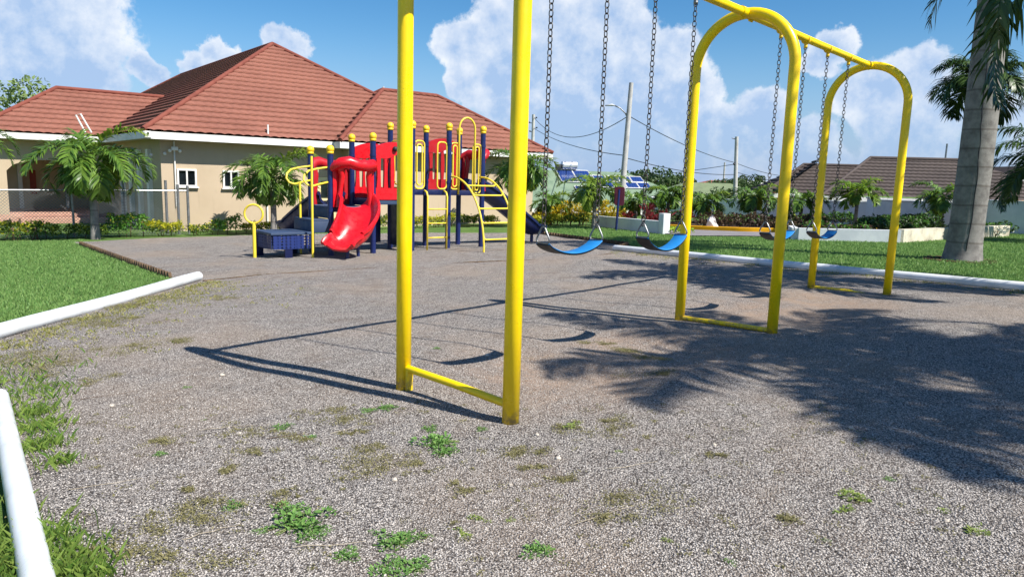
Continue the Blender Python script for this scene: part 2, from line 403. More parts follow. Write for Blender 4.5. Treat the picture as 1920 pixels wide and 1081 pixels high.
# ------------------------------------------------------------------ swing frame
def P3(s, w, z): q = C0 + UU * s + VV * w; return (q[0], q[1], z)
HT = 3.17; HW = .52; RT = .053
sw = thing('swing_set', (float(C0[0]), float(C0[1]), 0), 'tall yellow tubular swing frame with three round-topped arches on the gravel', 'swing set')
for k, s_ in enumerate(FRS):
    mb = MB(); spr = HT - HW
    path = [P3(s_, HW, float(Zg(*P3(s_, HW, 0)[:2])) - .15), P3(s_, HW, 1.2), P3(s_, HW, spr)]
    path += [P3(s_, HW * math.cos(a), spr + HW * math.sin(a)) for a in np.linspace(0, math.pi, 29)[1:-1]]
    path += [P3(s_, -HW, spr), P3(s_, -HW, 1.2), P3(s_, -HW, float(Zg(*P3(s_, -HW, 0)[:2])) - .15)]
    mb.tube(path, RT, 20); mb.build('arch', YEL, sw, True)
    zb = [.14, .045, .035][k] + float(Zg(*P3(s_, 0, 0)[:2]))
    mb = MB(); z1 = float(Zg(*P3(s_, HW, 0)[:2])); z2 = float(Zg(*P3(s_, -HW, 0)[:2]))
    mb.tube([P3(s_, HW - .01, z1 + [.17, .04, .03][k]), P3(s_, 0, (z1 + z2) / 2 + [.15, .04, .015][k]), P3(s_, -HW + .01, z2 + [.12, .035, -.05][k])], .026, 12)
    if k == 0:                                                        # flattened gusset at the rear foot
        mb.box(P3(s_, HW - .062, z1 + .08), (.03, .05, .17), math.atan2(VV[1], VV[0]), .004)
    mb.build('cross_bar', YEL, sw, 40)
for k in range(2):
    mb = MB(); mb.tube([P3(FRS[k] + .045, 0, HT), P3((FRS[k] + FRS[k + 1]) / 2, 0, HT - .004), P3(FRS[k + 1] - .045, 0, HT)], .041, 16)
    o = mb.build('top_rail', YEL, sw, 40)
    for s_ in (FRS[k] + .09, FRS[k + 1] - .09):
        mb = MB(); mb.tube([P3(s_ - .05, 0, HT), P3(s_ + .05, 0, HT)], .05, 14)
        for q in (-.03, 0, .03): mb.sphere(P3(s_ + q, 0, HT - .056), .012, 8, 5)
        mb.build('rail_socket', YEL, sw, 40)
# ------------------------------------------------------------------ swings
def link_mb(mb, c, axis, turn, L=.052, W=.017, r=.0042):
    """one oval chain link along axis (unit Vector) at c; turn picks the plane"""
    ax = Vector(axis); ref = Vector((UU[0], UU[1], 0)) if turn else Vector((VV[0], VV[1], 0))
    s_ = (ref - ax * ref.dot(ax)).normalized(); pts = []
    h = L / 2 - W
    for a in np.linspace(-math.pi / 2, math.pi / 2, 5): pts.append(Vector(c) + ax * (h + W * math.cos(a)) + s_ * W * math.sin(a))
    for a in np.linspace(math.pi / 2, 3 * math.pi / 2, 5): pts.append(Vector(c) + ax * (-h + W * math.cos(a)) + s_ * W * math.sin(a))
    mb.tube(pts, r, 5, closed=True)
SWL = ['blue and black belt swing nearest the camera, left of its bay', 'belt swing beside the left leg of the middle yellow arch',
       'belt swing just past the middle yellow arch, partly behind its right leg', 'farthest belt swing, beside the left leg of the last yellow arch']
SWZ = [(1.06, 1.055, .955), (1.05, 1.05, .91), (1.0, 1.0, .895), (.965, .95, .855)]
for k, (a, b) in enumerate(SEATS):
    mid = (a + b) / 2
    t = thing('swing', P3(mid, 0, SWZ[k][2]), SWL[k], 'swing', 'belt swings hanging from the yellow frame')
    za, zb, zs = SWZ[k]
    ends = []
    for (s_, zr) in ((a, za), (b, zb)):
        mb = MB()                                                     # hanger under the rail
        mb.tube([P3(s_ - .022, 0, HT - .015), P3(s_ + .022, 0, HT - .015)], .05, 14)
        mb.tube([P3(s_, 0, HT - .05), P3(s_, 0, HT - .085)], .02, 10); mb.sphere(P3(s_, 0, HT - .09), .022, 10, 6)
        mb.build('hanger', BALL if k > 1 else STEEL, t, 40)
        z0 = HT - .1; sl = s_ + (mid - s_) * .0
        top = Vector(P3(s_, 0, z0)); bot = Vector(P3(sl + (.0 if s_ == a else -.0), 0, zr + .10))
        ax = (bot - top).normalized(); n = int((bot - top).length / .0425); mb = MB()
        for i in range(n + 1): link_mb(mb, top + (bot - top) * (i / n), ax, i % 2)
        mb.build('chain', CHAIN, t, True)
        mb = MB()                                                     # triangular shackle
        ww = .062; apex = P3(s_, 0, zr + .10)
        q = [P3(s_, 0, zr + .105), P3(s_, .018, zr + .088), P3(s_, ww * .9, zr + .02), P3(s_, ww, zr), P3(s_, ww * .8, zr - .018), P3(s_, -ww * .8, zr - .018), P3(s_, -ww, zr), P3(s_, -ww * .9, zr + .02), P3(s_, -.018, zr + .088)]
        mb.tube(q, .0075, 7, closed=True); mb.build('shackle', STEEL, t, True)
    # belt seat: hanging strap, blue inside, dark outside
    W = .066
    def strap(off):
        pts = []
        for u in np.linspace(0, 1, 17):
            s_ = a + (b - a) * u; zz = (za * (1 - u) + zb * u) - .02 - (4 * u * (1 - u)) ** .8 * ((za + zb) / 2 - .02 - zs) - off
            pts.append(P3(s_, 0, zz))
        return pts
    prof = [(-W, 0), (-W * .9, .005), (W * .9, .005), (W, 0), (W * .9, -.004), (-W * .9, -.004)]
    mb = MB(); mb.sweep(strap(.001), prof); o = mb.build('seat', SEATB, t, 40)
    mb = MB(); mb.sweep(strap(.0092), [(-W * 1.01, .001), (W * 1.01, .001), (W * .97, -.006), (-W * .97, -.006)]); mb.build('seat_underside', SEATD, o, 40)

# ------------------------------------------------------------------ play structure
E1 = Vector((.7716, .6361, 0)); E2 = Vector((-.6361, .7716, 0)); PO = Vector((-3.929, 15.364, -.24)); U = 1.0086
PHI = math.atan2(E1.y, E1.x)
def pl(i, j, z): return PO + E1 * (i * U) + E2 * (j * U) + Vector((0, 0, z))
ps = thing('play_structure', tuple(PO), 'red, navy and yellow climbing structure with slides, decks and ball-topped posts on the gravel', 'play structure')
Z1, Z2, Z3 = 1.02, 1.18, 1.40
POSTS = {(0, 0): 2.31, (0, 1): 2.31, (1, 0): 2.63, (1, 1): 2.63, (2, 0): 2.96, (2, 1): 2.96, (3, 0): 2.98, (3, 1): 2.96, (4, 0): 2.97, (4, 1): 2.97}
for (i, j), hz in POSTS.items():
    mb = MB(); mb.tube([pl(i, j, -.25), pl(i, j, hz - .13)], .064, 14)
    po = mb.build('post', NAVY, ps, 40)
    mb = MB(); mb.sphere(pl(i, j, hz - .07), .085, 16, 10); mb.tube([pl(i, j, hz - .17), pl(i, j, hz - .12)], .072, 14); mb.build('ball_cap', BALL, po, True)
    for zc in (hz - .5, hz - 1.4): mb = MB(); mb.tube([pl(i, j, zc), pl(i, j, zc + .05)], .073, 14); mb.build('clamp', NAVY, po, 40)
for i0, i1, z in ((0, 1, Z1), (1, 2, Z2), (2, 3, Z3), (3, 4, Z3)):
    mb = MB(); mb.box(pl((i0 + i1) / 2, .5, z - .03), (.9 * U, .92 * U, .04), PHI, .01)
    for j in (.02, .98): mb.box(pl((i0 + i1) / 2, j, z - .05), (.86 * U, .05, .12), PHI, .008)
    for i in (i0 + .03, i1 - .03): mb.box(pl(i, .5, z - .055), (.05, .84 * U, .11), PHI, .008)
    mb.build('deck', DECK if i0 < 2 else NAVYP, ps, 40)
# riser between the decks
for c_, d_ in ((pl(1, .5, (Z1 + Z2) / 2 - .02), .1), (pl(2, .5, (Z3 + Z2) / 2 - .03), .16)): MB().box(c_, (.03, .8, d_), PHI).build('step_riser', NAVYP, ps, 40)
MB().box(pl(1.98, .5, .6), (.03, .86, 1.05), PHI, .005).build('lower_panel', NAVYP, ps, 40); MB().box(pl(1.5, 1.02, .62), (.5, .03, 1.0), PHI, .005).build('lower_panel', NAVYP, ps, 40)
# slides: trough profile
def trough(w, hgt, th=.035):
    inner = [(-w, hgt), (-w * .97, hgt * .55), (-w * .82, .10), (-w * .5, .015), (0, 0), (w * .5, .015), (w * .82, .10), (w * .97, hgt * .55), (w, hgt)]
    rim = [(w + .03, hgt + .025), (w + .075, hgt + .005), (w + .08, hgt - .05)]
    outer = [(w + .035, hgt - .06), (w * .97 + th, hgt * .5), (w * .85 + th, .06), (w * .5, -.04), (0, -.05), (-w * .5, -.04), (-w * .85 - th, .06), (-w * .97 - th, hgt * .5), (-w - .035, hgt - .06)]
    rim2 = [(-w - .08, hgt - .05), (-w - .075, hgt + .005), (-w - .03, hgt + .025)]
    return inner + rim + outer + rim2
def slide(pts, name, mat, w=.25, h0=.26, h1=.14):
    mb = MB(); n = len(pts)
    def prof(t):
        k = min(1, max(0, (t - .8) / .2)); f_ = 1 - (1 - t) * 0
        return trough(w, h0 * (1 - k) + h1 * k)
    mb.sweep(pts, prof); return mb.build(name, mat, ps, 50)
# red curved slide: leaves the front of the first deck and bends a quarter turn
R = .80; AM = math.radians(68); pts = [pl(.53, .06, Z1 + .0), pl(.53, -.06, Z1 - .02)]
for k in range(1, 22):
    a = AM * k / 21; t_ = k / 21
    zz = Z1 - .03 - (Z1 - .25) * (t_ ** 1.12 if t_ < .85 else (.85 ** 1.12 + (t_ - .85) * .75))
    pts.append(pl(.53 - R + R * math.cos(a), -.06 - R * math.sin(a), zz))
zz = pts[-1].z - PO.z
i0_, j0_ = .53 - R + R * math.cos(AM), -.06 - R * math.sin(AM)
pts += [pl(i0_ - q * math.sin(AM), j0_ - q * math.cos(AM), zz - dz_) for q, dz_ in ((.09, .012), (.18, .018), (.26, .04), (.30, .065))]
sl = slide(pts, 'curved_slide', RED, .36, .32, .16)
MB().tube([pl(-.05, -.86, -.1), pl(-.04, -.85, .22)], .04, 10).build('slide_support', NAVY, ps, 40); MB().tube([pl(.36, -.55, -.1), pl(.34, -.53, .52)], .035, 10).build('slide_support', NAVY, ps, 40)
def straight(p0, d, n_, z0, name):
    pts = []
    for k in range(n_ + 1):
        t_ = k / n_; s_ = max(0, min(1, (t_ - .04) / .80)); zz = z0 - (z0 - .28) * (s_ ** 1.15)
        pts.append(pl(p0[0] + d[0] * t_, p0[1] + d[1] * t_, zz))
    return slide(pts, name, NAVYP, .27, .28, .2)
straight((.5, 1.0), (0, 2.5), 20, Z1, 'straight_slide')
straight((4.0, .5), (2.35, 0), 20, Z3, 'straight_slide')
for q in ((6.1, .5), (.5, 3.2)): MB().tube([pl(*q, -.1), pl(*q, .25)], .045, 10).build('slide_support', NAVY, ps, 40)
# hoods: moulded plastic arches over the slide entrances
def hood(fr, z0, mat, depth=.22):
    """fr(u, v): u across the opening 0..1, v outward"""
    f2 = lambda u, v, z: fr(u, v) + Vector((0, 0, z))
    mb = MB()
    prof = [f2(.02, .02, z0 + .80), f2(.06, .10, z0 + .86), f2(.14, depth * .9, z0 + .93), f2(.3, depth * 1.15, z0 + .96), f2(.5, depth * 1.15, z0 + .90), f2(.7, depth * 1.15, z0 + .89), f2(.86, depth, z0 + .92), f2(.95, .1, z0 + .86), f2(.99, .02, z0 + .82)]
    mb.tube(prof, [.07, .10, .125, .13, .13, .13, .125, .10, .07], 14, flat=.95)
    for s_ in (0, 1):
        q = lambda u: u if s_ == 0 else 1 - u
        mb.tube([f2(q(.14), depth * .8, z0 + .88), f2(q(.19), depth * .7, z0 + .66), f2(q(.17), depth * .6, z0 + .4), f2(q(.13), depth * .6, z0 + .18), f2(q(.13), depth * .6, z0 + .0)], [.075, .06, .05, .06, .075], 10)
        mb.prism([(0, 0), (.12, 0), (.16, .3), (.17, .6), (.12, .82), (0, .8)], .03, lambda x, y, z: f2(q(x * .9 + .02), depth * .3 + y, z0 + z))
    return mb.build('slide_hood', mat, ps, 55)
hood(lambda u, v: pl(u, -v, 0), Z1, RED)
hood(lambda u, v: pl(u, 1 + v, 0), Z1, DRED)
hood(lambda u, v: pl(4 + v, u, 0), Z3, DRED, .2)
# slotted panels with arched tops
def panel(p, z0, mat, top=1.12, rise=.16):
    """p(u): point along the edge, u 0..1"""
    mb = MB()
    def xf(x, y, z): v = p(x) + Vector((0, 0, z0 + z)); n = (p(1) - p(0)).normalized(); return v + Vector((-n.y, n.x, 0)) * y
    arch = lambda u: top + rise * math.sin(math.pi * u) ** .8
    us = np.linspace(.06, .94, 15)
    mb.prism([(.06, 0), (.94, 0), (.94, .26), (.06, .26)], .05, xf)
    mb.prism([(u, arch(u) - .30 + .05 * math.cos(9 * u)) for u in us] + [(u, arch(u)) for u in us[::-1]], .07, xf)
    for u0, w0, w1 in ((.06, .12, .08), (.27, .085, .05), (.44, .06, .10), (.62, .085, .05), (.82, .12, .09)):
        zt = arch(u0 + .05) - .22
        bend = .02 * math.sin(u0 * 20)
        zs_ = np.linspace(.2, zt, 9)
        L_ = [(u0 + bend * math.sin(q * 3.1) + (w0 - w1) * .5 * math.sin((q - .2) / (zt - .2) * math.pi), q) for q in zs_]
        R_ = [(u0 + w0 + bend * math.sin(q * 3.1) - (w0 - w1) * .5 * math.sin((q - .2) / (zt - .2) * math.pi), q) for q in zs_]
        mb.prism(L_ + R_[::-1], .055, xf)
    return mb.build('slotted_panel', mat, ps, 40)
fp = panel(lambda u: pl(1 + u, 0, 0), Z2, RED)
mb = MB(); mb.sphere(pl(1.52, -.06, Z2 + 1.13), .06, 12, 8); mb.build('panel_knob', SEATD, fp, True)
panel(lambda u: pl(1 + u, 1, 0), Z2, RED)
panel(lambda u: pl(3 + u, 1, 0), Z3, DRED)
# yellow pipe barriers
def loop(pts_z, p, r=.019, mat=YELP, name='pipe_barrier'):
    for (u0, u1, za, zb) in pts_z:
        mb = MB()
        rr = min(.09, abs(u1 - u0) / 2 * .98); path = []
        for (cu, cz, a0) in ((u1 - rr, zb - rr, 0), (u0 + rr, zb - rr, 90), (u0 + rr, za + rr, 180), (u1 - rr, za + rr, 270)):
            for a in np.linspace(a0, a0 + 90, 6): path.append(p(cu + rr * math.cos(math.radians(a))) + Vector((0, 0, cz + rr * math.sin(math.radians(a)))))
        mb.tube(path, r, 8, closed=True); mb.build(name, mat, ps, True)
e3 = lambda u: pl(2 + u, 0, 0)
loop([(.06, .32, Z3 + .04, Z3 + 1.13), (.12, .26, Z3 + .12, Z3 + 1.05)], e3)
loop([(.68, .94, Z3 + .04, Z3 + 1.13)], e3)
loop([(.06, .94, Z3 + .04, Z3 + 1.13), (.2, .8, Z3 + .12, Z3 + 1.05)], lambda u: pl(2, u, 0))
e4 = lambda u: pl(3 + u, 0, 0)
loop([(.05, .30, Z3 + .04, Z3 + 1.13), (.12, .23, Z3 + .10, Z3 + 1.07)], e4)
loop([(.70, .95, Z3 - .05, Z3 + 1.13), (.77, .88, Z3 + .02, Z3 + 1.07)], e4)
mb = MB(); path = [pl(3.27, -.03, Z3 - .08), pl(3.27, -.03, 2.88)] + [pl(3.5 - .23 * math.cos(a), -.03, 2.88 + .26 * math.sin(a)) for a in np.linspace(0, math.pi, 13)[1:-1]] + [pl(3.73, -.03, 2.88), pl(3.73, -.03, Z3 - .08)]
mb.tube(path, .024, 10); mb.build('entry_arch', YELP, ps, True)
# ladder under the third deck
mb = MB()
for u in (.32, .86): mb.tube([pl(2 + u, -.16, -.05), pl(2 + u, -.16, Z3 - .14), pl(2 + u, -.12, Z3 - .04), pl(2 + u, -.02, Z3)], .022, 9)
for z in (.30, .64, .97): mb.tube([pl(2.32, -.16, z), pl(2.86, -.16, z)], .017, 8)
mb.build('ladder', YELP, ps, True)
# arch climber
mb = MB()
def arcpt(u, t_, sp=0): a = math.pi / 2 * t_; return pl(3 + u, -.03 - 1.34 * math.sin(a) - .0, (Z3 + .34) * math.cos(a) ** .9)
ts = np.linspace(0, .999, 17)
for u in (.06, .95): mb.tube([pl(3 + u, .05, Z3 + .34)] + [arcpt(u, t_) for t_ in ts] + [arcpt(u, .999) + Vector((0, 0, -.12))], .024, 9)
for t_ in (.28, .44, .60, .74, .88):
    a, b = arcpt(.06, t_), arcpt(.95, t_); dn = Vector((0, 0, -.05)) - E2 * .02
    mb.tube([a, a + dn + E1 * .05, b + dn - E1 * .05, b], .020, 8)
mb.build('arch_climber', YELP, ps, True)
# transfer steps with perforated skirts
M = Mat('perforated_metal', S(28, 46, 104), .5, .4)
vo = M.n('ShaderNodeTexVoronoi', feature='F1'); vo.inputs['Scale'].default_value = 16; vo.inputs['Randomness'].default_value = 0; M.l(M.co, vo.inputs['Vector'])
hole = M.ramp(vo.outputs['Distance'], .36, .40)
tr = M.n('ShaderNodeBsdfTransparent'); msn = M.n('ShaderNodeMixShader'); M.l(hole, msn.inputs[0]); M.l(tr.outputs[0], msn.inputs[1]); M.l(M.b.outputs[0], msn.inputs[2]); M.l(msn.outputs[0], M.out.inputs['Surface'])
PERF = M.m
mb = MB(); mb.box(pl(-.88, .4, .475), (.9 * U, .95 * U, .055), PHI, .012); pf = mb.build('transfer_platform', DECK, ps, 40)
for c_, d_ in (((-.88, -.05, .30), (.8, .012, .28)), ((-.88, .86, .30), (.8, .012, .28)), ((-1.30, .4, .30), (.012, .86, .28))): MB().box(pl(*c_), d_, PHI).build('skirt', PERF, pf, None)
for c_ in ((-.95, -.02), (-1.25, .8), (-.5, .8)): MB().box(pl(c_[0], c_[1], .2), (.16, .05, .5), PHI, .006).build('platform_foot', NAVYP, pf, 40)
mb = MB(); mb.box(pl(-.22, .45, .735), (.42 * U, .95 * U, .05), PHI, .01); mb.box(pl(-.42, .45, .60), (.03, .95, .22), PHI, .004); mb.box(pl(-.22, -.03, .6), (.4, .03, .24), PHI, .004); mb.box(pl(-.02, .45, .87), (.03, .95, .2), PHI, .004); mb.build('upper_step', DECK, ps, 40)
# handrail loops and the poles that carry them
for (j, i_pole, ptop, zz) in ((0.02, -.53, 2.07, 0.), (.93, -.4, 1.53, .02)):
    mb = MB(); jj = j
    q = [pl(-.02, jj, 1.86 + zz), pl(-.28, jj, 1.82 + zz), pl(-.50, jj - .05, 1.77 + zz), pl(-.62, jj - .12, 1.68 + zz), pl(-.65, jj - .16, 1.58 + zz), pl(-.60, jj - .2, 1.49 + zz), pl(-.5, jj - .24, 1.46 + zz), pl(-.3, jj - .12, 1.50 + zz), pl(-.02, jj, 1.55 + zz)]
    qq = []
    for k in range(len(q) - 1):
        for t_ in (0, .5): qq.append(q[k].lerp(q[k + 1], t_))
    mb.tube(qq + [q[-1]], .022, 9); mb.build('handrail', YELP, ps, True)
    mb = MB(); mb.tube([pl(i_pole, jj - .28, -.1), pl(i_pole, jj - .28, ptop)], .025, 10); mb.build('handrail_pole', YELP, ps, 40)
mb = MB(); mb.tube([pl(-1.5, .39, -.15), pl(-1.5, .39, .68)], .036, 12)
rp = mb.build('grab_post', YELP, ps, 40)
mb = MB(); mb.tube([pl(-1.5, .39, .865) + Vector((1, 0, 0)) * .19 * math.cos(a) + Vector((0, 0, 1)) * .19 * math.sin(a) for a in np.linspace(0, 2 * math.pi, 29)[:-1]], .022, 9, closed=True); mb.build('grab_ring', YELP, rp, True)

# ------------------------------------------------------------------ house with red tile roof
K = np.array([-11.32, 22.079]); EZ = 2.6; TP = .6378; HB = -.6
def hp(a, b, z): q = K + UA * a + UB * b; return Vector((q[0], q[1], z))
WALL = Mat('beige_render', rough=.9, spec=.15)
c_ = WALL.mix(WALL.ramp(WALL.noise(.8, 6, .6), .3, .75), S(186, 168, 144), S(178, 160, 136))
c_ = WALL.mix(WALL.mul(WALL.ramp(WALL.noise(3.5, 7, .7), .58, .8), .3), c_, S(158, 140, 118)); WALL.color(c_); mp_ = WALL.n('ShaderNodeMapping'); mp_.inputs['Scale'].default_value = (3.2, 3.2, .35); WALL.l(WALL.co, mp_.inputs['Vector']); c_ = WALL.mix(WALL.mul(WALL.ramp(WALL.noise(1.6, 6, .7, mp_.outputs[0]), .56, .78), .28), c_, S(138, 122, 104)); WALL.color(c_); WALL.bump(WALL.noise(80, 3), .004); WALL = WALL.m
TRIM = simple('white_trim', S(226, 224, 220), S(206, 204, 200), 2, .6, .3)
CREAM = simple('cream_trim', S(226, 206, 160), S(214, 196, 150), 2, .6, .3)
M = Mat('red_roof_tile', rough=.85, spec=.2)
c_ = M.mix(M.ramp(M.noise(.5, 6, .65), .3, .75), S(142, 94, 80), S(126, 82, 70)); c_ = M.mix(M.ramp(M.noise(40, 3), .45, .75, 0., .5), c_, S(92, 52, 44))
c_ = M.mix(M.mul(M.ramp(M.noise(1.6, 8, .78), .52, .8), .5), c_, S(150, 108, 94)); M.color(c_); M.bump(M.noise(300, 2), .002); ROOF = M.m
RIDGE = simple('red_ridge_cap', S(126, 72, 60), S(112, 62, 52), 3, .85, .2)
M = Mat('window_glass', S(20, 26, 32), .06, .6); M.color(M.mix(M.ramp(M.noise(1.2, 3), .4, .65), S(14, 18, 22), S(36, 44, 50))); GLASS = M.m
house = thing('house', tuple(hp(0, 0, HB)), 'beige single-storey house with a large red tiled hip roof and white fascia', 'house')
def slope(O, along, inn, a0, a1, depth, tp, clipL=True, clipR=True, row=.36, wave=.30, amp=.032, step=.05, res=.05, z0=EZ):
    """wavy stepped tiles: O origin on the eave, along/inn unit 2-vectors"""
    av = np.arange(a0, a1 + res, res); rows = int(math.ceil(depth * math.hypot(1, tp) / row)); D = []
    cl = math.hypot(1, tp)
    for k in range(rows):
        d0, d1 = k * row / cl, min(depth, (k + 1) * row / cl)
        D += [(d0, step, k), (d0 + .30 * (d1 - d0), step * .8, k), (min(depth, d1 + .03), -.002, k)]
    V = []
    for d, st, k in D:
        lo = a0 + d if clipL else a0; hi = a1 - d if clipR else a1
        if hi < lo: lo = hi = (lo + hi) / 2
        a = np.clip(av, lo, hi); ph = (k % 2) * math.pi
        off = st + amp * np.abs(np.sin(math.pi * a / wave + ph / 2)) * (.4 + .6 * st / step)
        nx, nz = -tp / cl, 1 / cl
        dd = d + nx * off; zz = z0 + d * tp + nz * off
        V.append(np.stack([O[0] + along[0] * a + inn[0] * dd, O[1] + along[1] * a + inn[1] * dd, zz], 1))
    n, m = len(V), len(av); V = np.concatenate(V)
    i = np.arange(m - 1)[None, :] + np.arange(n - 1)[:, None] * m
    return V, np.stack([i, i + 1, i + 1 + m, i + m], -1).reshape(-1, 4)
class RoofAcc:
    def __init__(s): s.V = []; s.F = []; s.n = 0
    def add(s, VF): s.V.append(VF[0]); s.F.append(VF[1] + s.n); s.n += len(VF[0])
    def build(s, name, mat, parent): return arrmesh(name, np.concatenate(s.V), np.concatenate(s.F), mat, parent, None)
OV = .0
def hiproof(a0, a1, b0, b1, caps=True, name='roof', zz=EZ, tp=TP, sides='flrb'):
    W_ = min(a1 - a0, b1 - b0) / 2; ac = RoofAcc()
    o = lambda a, b: K + UA * a + UB * b
    if 'f' in sides: ac.add(slope(o(0, b0), UA, UB, a0, a1, W_, tp, z0=zz))
    if 'l' in sides: ac.add(slope(o(a0, 0), UB, UA, b0, b1, W_, tp, z0=zz))
    if 'r' in sides: ac.add(slope(o(a1, 0), UB, -UA, b0, b1, W_, tp, z0=zz))
    if 'b' in sides: ac.add(slope(o(0, b1), UA, -UB, a0, a1, W_, tp, z0=zz, res=.15))
    ro = ac.build(name, ROOF, house); zt = zz + W_ * tp + .045; ze = zz + .05
    if a1 - a0 <= b1 - b0: A, B = ((a0 + a1) / 2, b0 + W_), ((a0 + a1) / 2, b1 - W_)
    else: A, B = (a0 + W_, (b0 + b1) / 2), (a1 - W_, (b0 + b1) / 2)
    mb = MB(); cor = [(a0, b0), (a1, b0), (a0, b1), (a1, b1)]
    for c in cor:
        T_ = min((A, B), key=lambda q: abs(q[0] - c[0]) + abs(q[1] - c[1])); n_ = 14
        mb.tube([hp(c[0] + (T_[0] - c[0]) * t, c[1] + (T_[1] - c[1]) * t, ze + (zt - ze) * t) for t in np.linspace(0, 1, n_)], .085, 8)
    mb.tube([hp(A[0], A[1], zt), hp(B[0], B[1], zt)], .085, 8); mb.build('ridge_cap', RIDGE, ro, 60)
    mb = MB()
    for (p, q) in (((a0, b0), (a1, b0)), ((a0, b0), (a0, b1)), ((a1, b0), (a1, b1)), ((a0, b1), (a1, b1))):
        d = Vector((q[0] - p[0], q[1] - p[1])); ln = d.length; c = ((p[0] + q[0]) / 2, (p[1] + q[1]) / 2)
        rot = math.atan2(UA[1], UA[0]) + (0 if abs(d.x) > abs(d.y) else math.pi / 2)
        ins = .03; cx = c[0] + (ins if p[0] == q[0] == a0 else -ins if p[0] == q[0] == a1 else 0); cy = c[1] + (ins if p[1] == q[1] == b0 else -ins if p[1] == q[1] == b1 else 0)
        mb.box(hp(cx, cy, zz - .115), (ln - (.0 if abs(d.x) > abs(d.y) else .1), .05, .22), rot)
    mb.build('fascia', TRIM, house, None)
    mb = MB(); mb.add([hp(a0 + .07, b0 + .07, zz - .20), hp(a1 - .07, b0 + .07, zz - .20), hp(a1 - .07, b1 - .07, zz - .20), hp(a0 + .07, b1 - .07, zz - .20)], [(0, 1, 2, 3)]); mb.build('soffit', WALL, house, None)
hiproof(0, 13.0, 0, 27)
hiproof(6.2, 16.3, -.5, 6.9)
hiproof(-3.9, 6.5, 7.0, 12.9)
def wall_run(mb, p0, p1, z0, z1, openings=(), th=.2):
    """wall from p0 to p1 (a, b) with openings (x0, x1, zb, zt, arch_rise); reveals go inward (to the left of travel)"""
    d = Vector((p1[0] - p0[0], p1[1] - p0[1])); L_ = d.length; d.normalize(); n = Vector((-d.y, d.x))
    def q(x, z, y=0): return hp(p0[0] + d.x * x + n.x * y, p0[1] + d.y * x + n.y * y, z)
    quad = lambda a, b, c, e: mb.add([a, b, c, e], [(0, 1, 2, 3)])
    x = 0
    for (x0, x1, zb, zt, rise) in sorted(openings):
        quad(q(x, z0), q(x0, z0), q(x0, z1), q(x, z1))
        if zb > z0: quad(q(x0, z0), q(x1, z0), q(x1, zb), q(x0, zb)); quad(q(x0, zb), q(x1, zb), q(x1, zb, th), q(x0, zb, th))
        N = 14 if rise else 1; us = np.linspace(x0, x1, N + 1)
        top = lambda u: zt + (rise * math.sqrt(max(0, 1 - ((u - (x0 + x1) / 2) / ((x1 - x0) / 2)) ** 2)) if rise else 0)
        for i in range(N):
            quad(q(us[i], top(us[i])), q(us[i + 1], top(us[i + 1])), q(us[i + 1], z1), q(us[i], z1))
            quad(q(us[i], top(us[i])), q(us[i + 1], top(us[i + 1])), q(us[i + 1], top(us[i + 1]), th), q(us[i], top(us[i]), th))
        for u in (x0, x1): quad(q(u, zb), q(u, top(u)), q(u, top(u), th), q(u, zb, th))
        x = x1
    quad(q(x, z0), q(L_, z0), q(L_, z1), q(x, z1))
mb = MB()
WT = EZ - .19
wall_run(mb, (.6, .6), (6.8, .6), HB, WT, [(.47, 1.04, .94, 1.48, 0), (1.90, 2.41, .91, 1.47, 0), (5.2, 5.95, HB + .1, 1.35, 0)])
wall_run(mb, (6.8, .6), (6.8, .1), HB, WT)
wall_run(mb, (6.8, .1), (15.7, .1), HB, WT)
wall_run(mb, (15.7, .1), (15.7, 6.3), HB, WT)
wall_run(mb, (15.7, 6.3), (12.4, 6.3), HB, WT); wall_run(mb, (12.4, 6.3), (12.4, 26.4), HB, WT); wall_run(mb, (12.4, 26.4), (.6, 26.4), HB, WT)
wall_run(mb, (.6, 26.4), (.6, 12.3), HB, WT)
wall_run(mb, (.6, 12.3), (.6, .6), HB, WT, [(1.6, 2.2, .4, 1.6, 0), (5.5, 6.3, HB + .2, 1.5, 0)])
# porch front with arches
wall_run(mb, (-3.4, 7.6), (.6, 7.6), HB, WT, [(.45, 3.3, HB + .2, 1.25, .42)])
wall_run(mb, (-3.4, 12.3), (-3.4, 7.6), HB, WT, [(.5, 2.0, HB + .2, 1.25, .42), (2.7, 4.2, HB + .2, 1.25, .42)])
mb.build('wall', WALL, house, None, fix=False)
def window(c, a_dir, w, hgt, mull=1, name='window', wall_n=None, par=None):
    """c centre on the wall face; a_dir unit Vector along the wall; frame stands proud outward"""
    par = par or house; a = Vector(a_dir); o = Vector(wall_n); rot = math.atan2(a.y, a.x); mb = MB(); t = .055
    for s_ in (-1, 1):
        mb.box(c + a * s_ * (w / 2 - t / 2) + o * .015, (t, .06, hgt), rot); mb.box(c + Vector((0, 0, s_ * (hgt / 2 - t / 2))) + o * .015, (w - 2 * t, .06, t), rot)
    for k in range(mull): mb.box(c + a * (w * ((k + 1) / (mull + 1) - .5)) + o * .012, (t * .9, .05, hgt - 2 * t), rot)
    f_ = mb.build(name, TRIM, par, None)
    mb = MB(); mb.box(c - o * .03, (w - .04, .02, hgt - .04), rot); mb.build('pane', GLASS, f_, None)
    mb = MB(); mb.box(c + Vector((0, 0, -hgt / 2 - .02)) + o * .05, (w + .1, .1, .04), rot); mb.build('sill', TRIM, f_, None)
    return f_
A3 = Vector((UA[0], UA[1], 0)); B3 = Vector((UB[0], UB[1], 0))
window(hp(1.355, .6, 1.21), A3, .60, .57, 1, wall_n=-B3)
window(hp(2.755, .6, 1.19), A3, .54, .58, 1, wall_n=-B3)
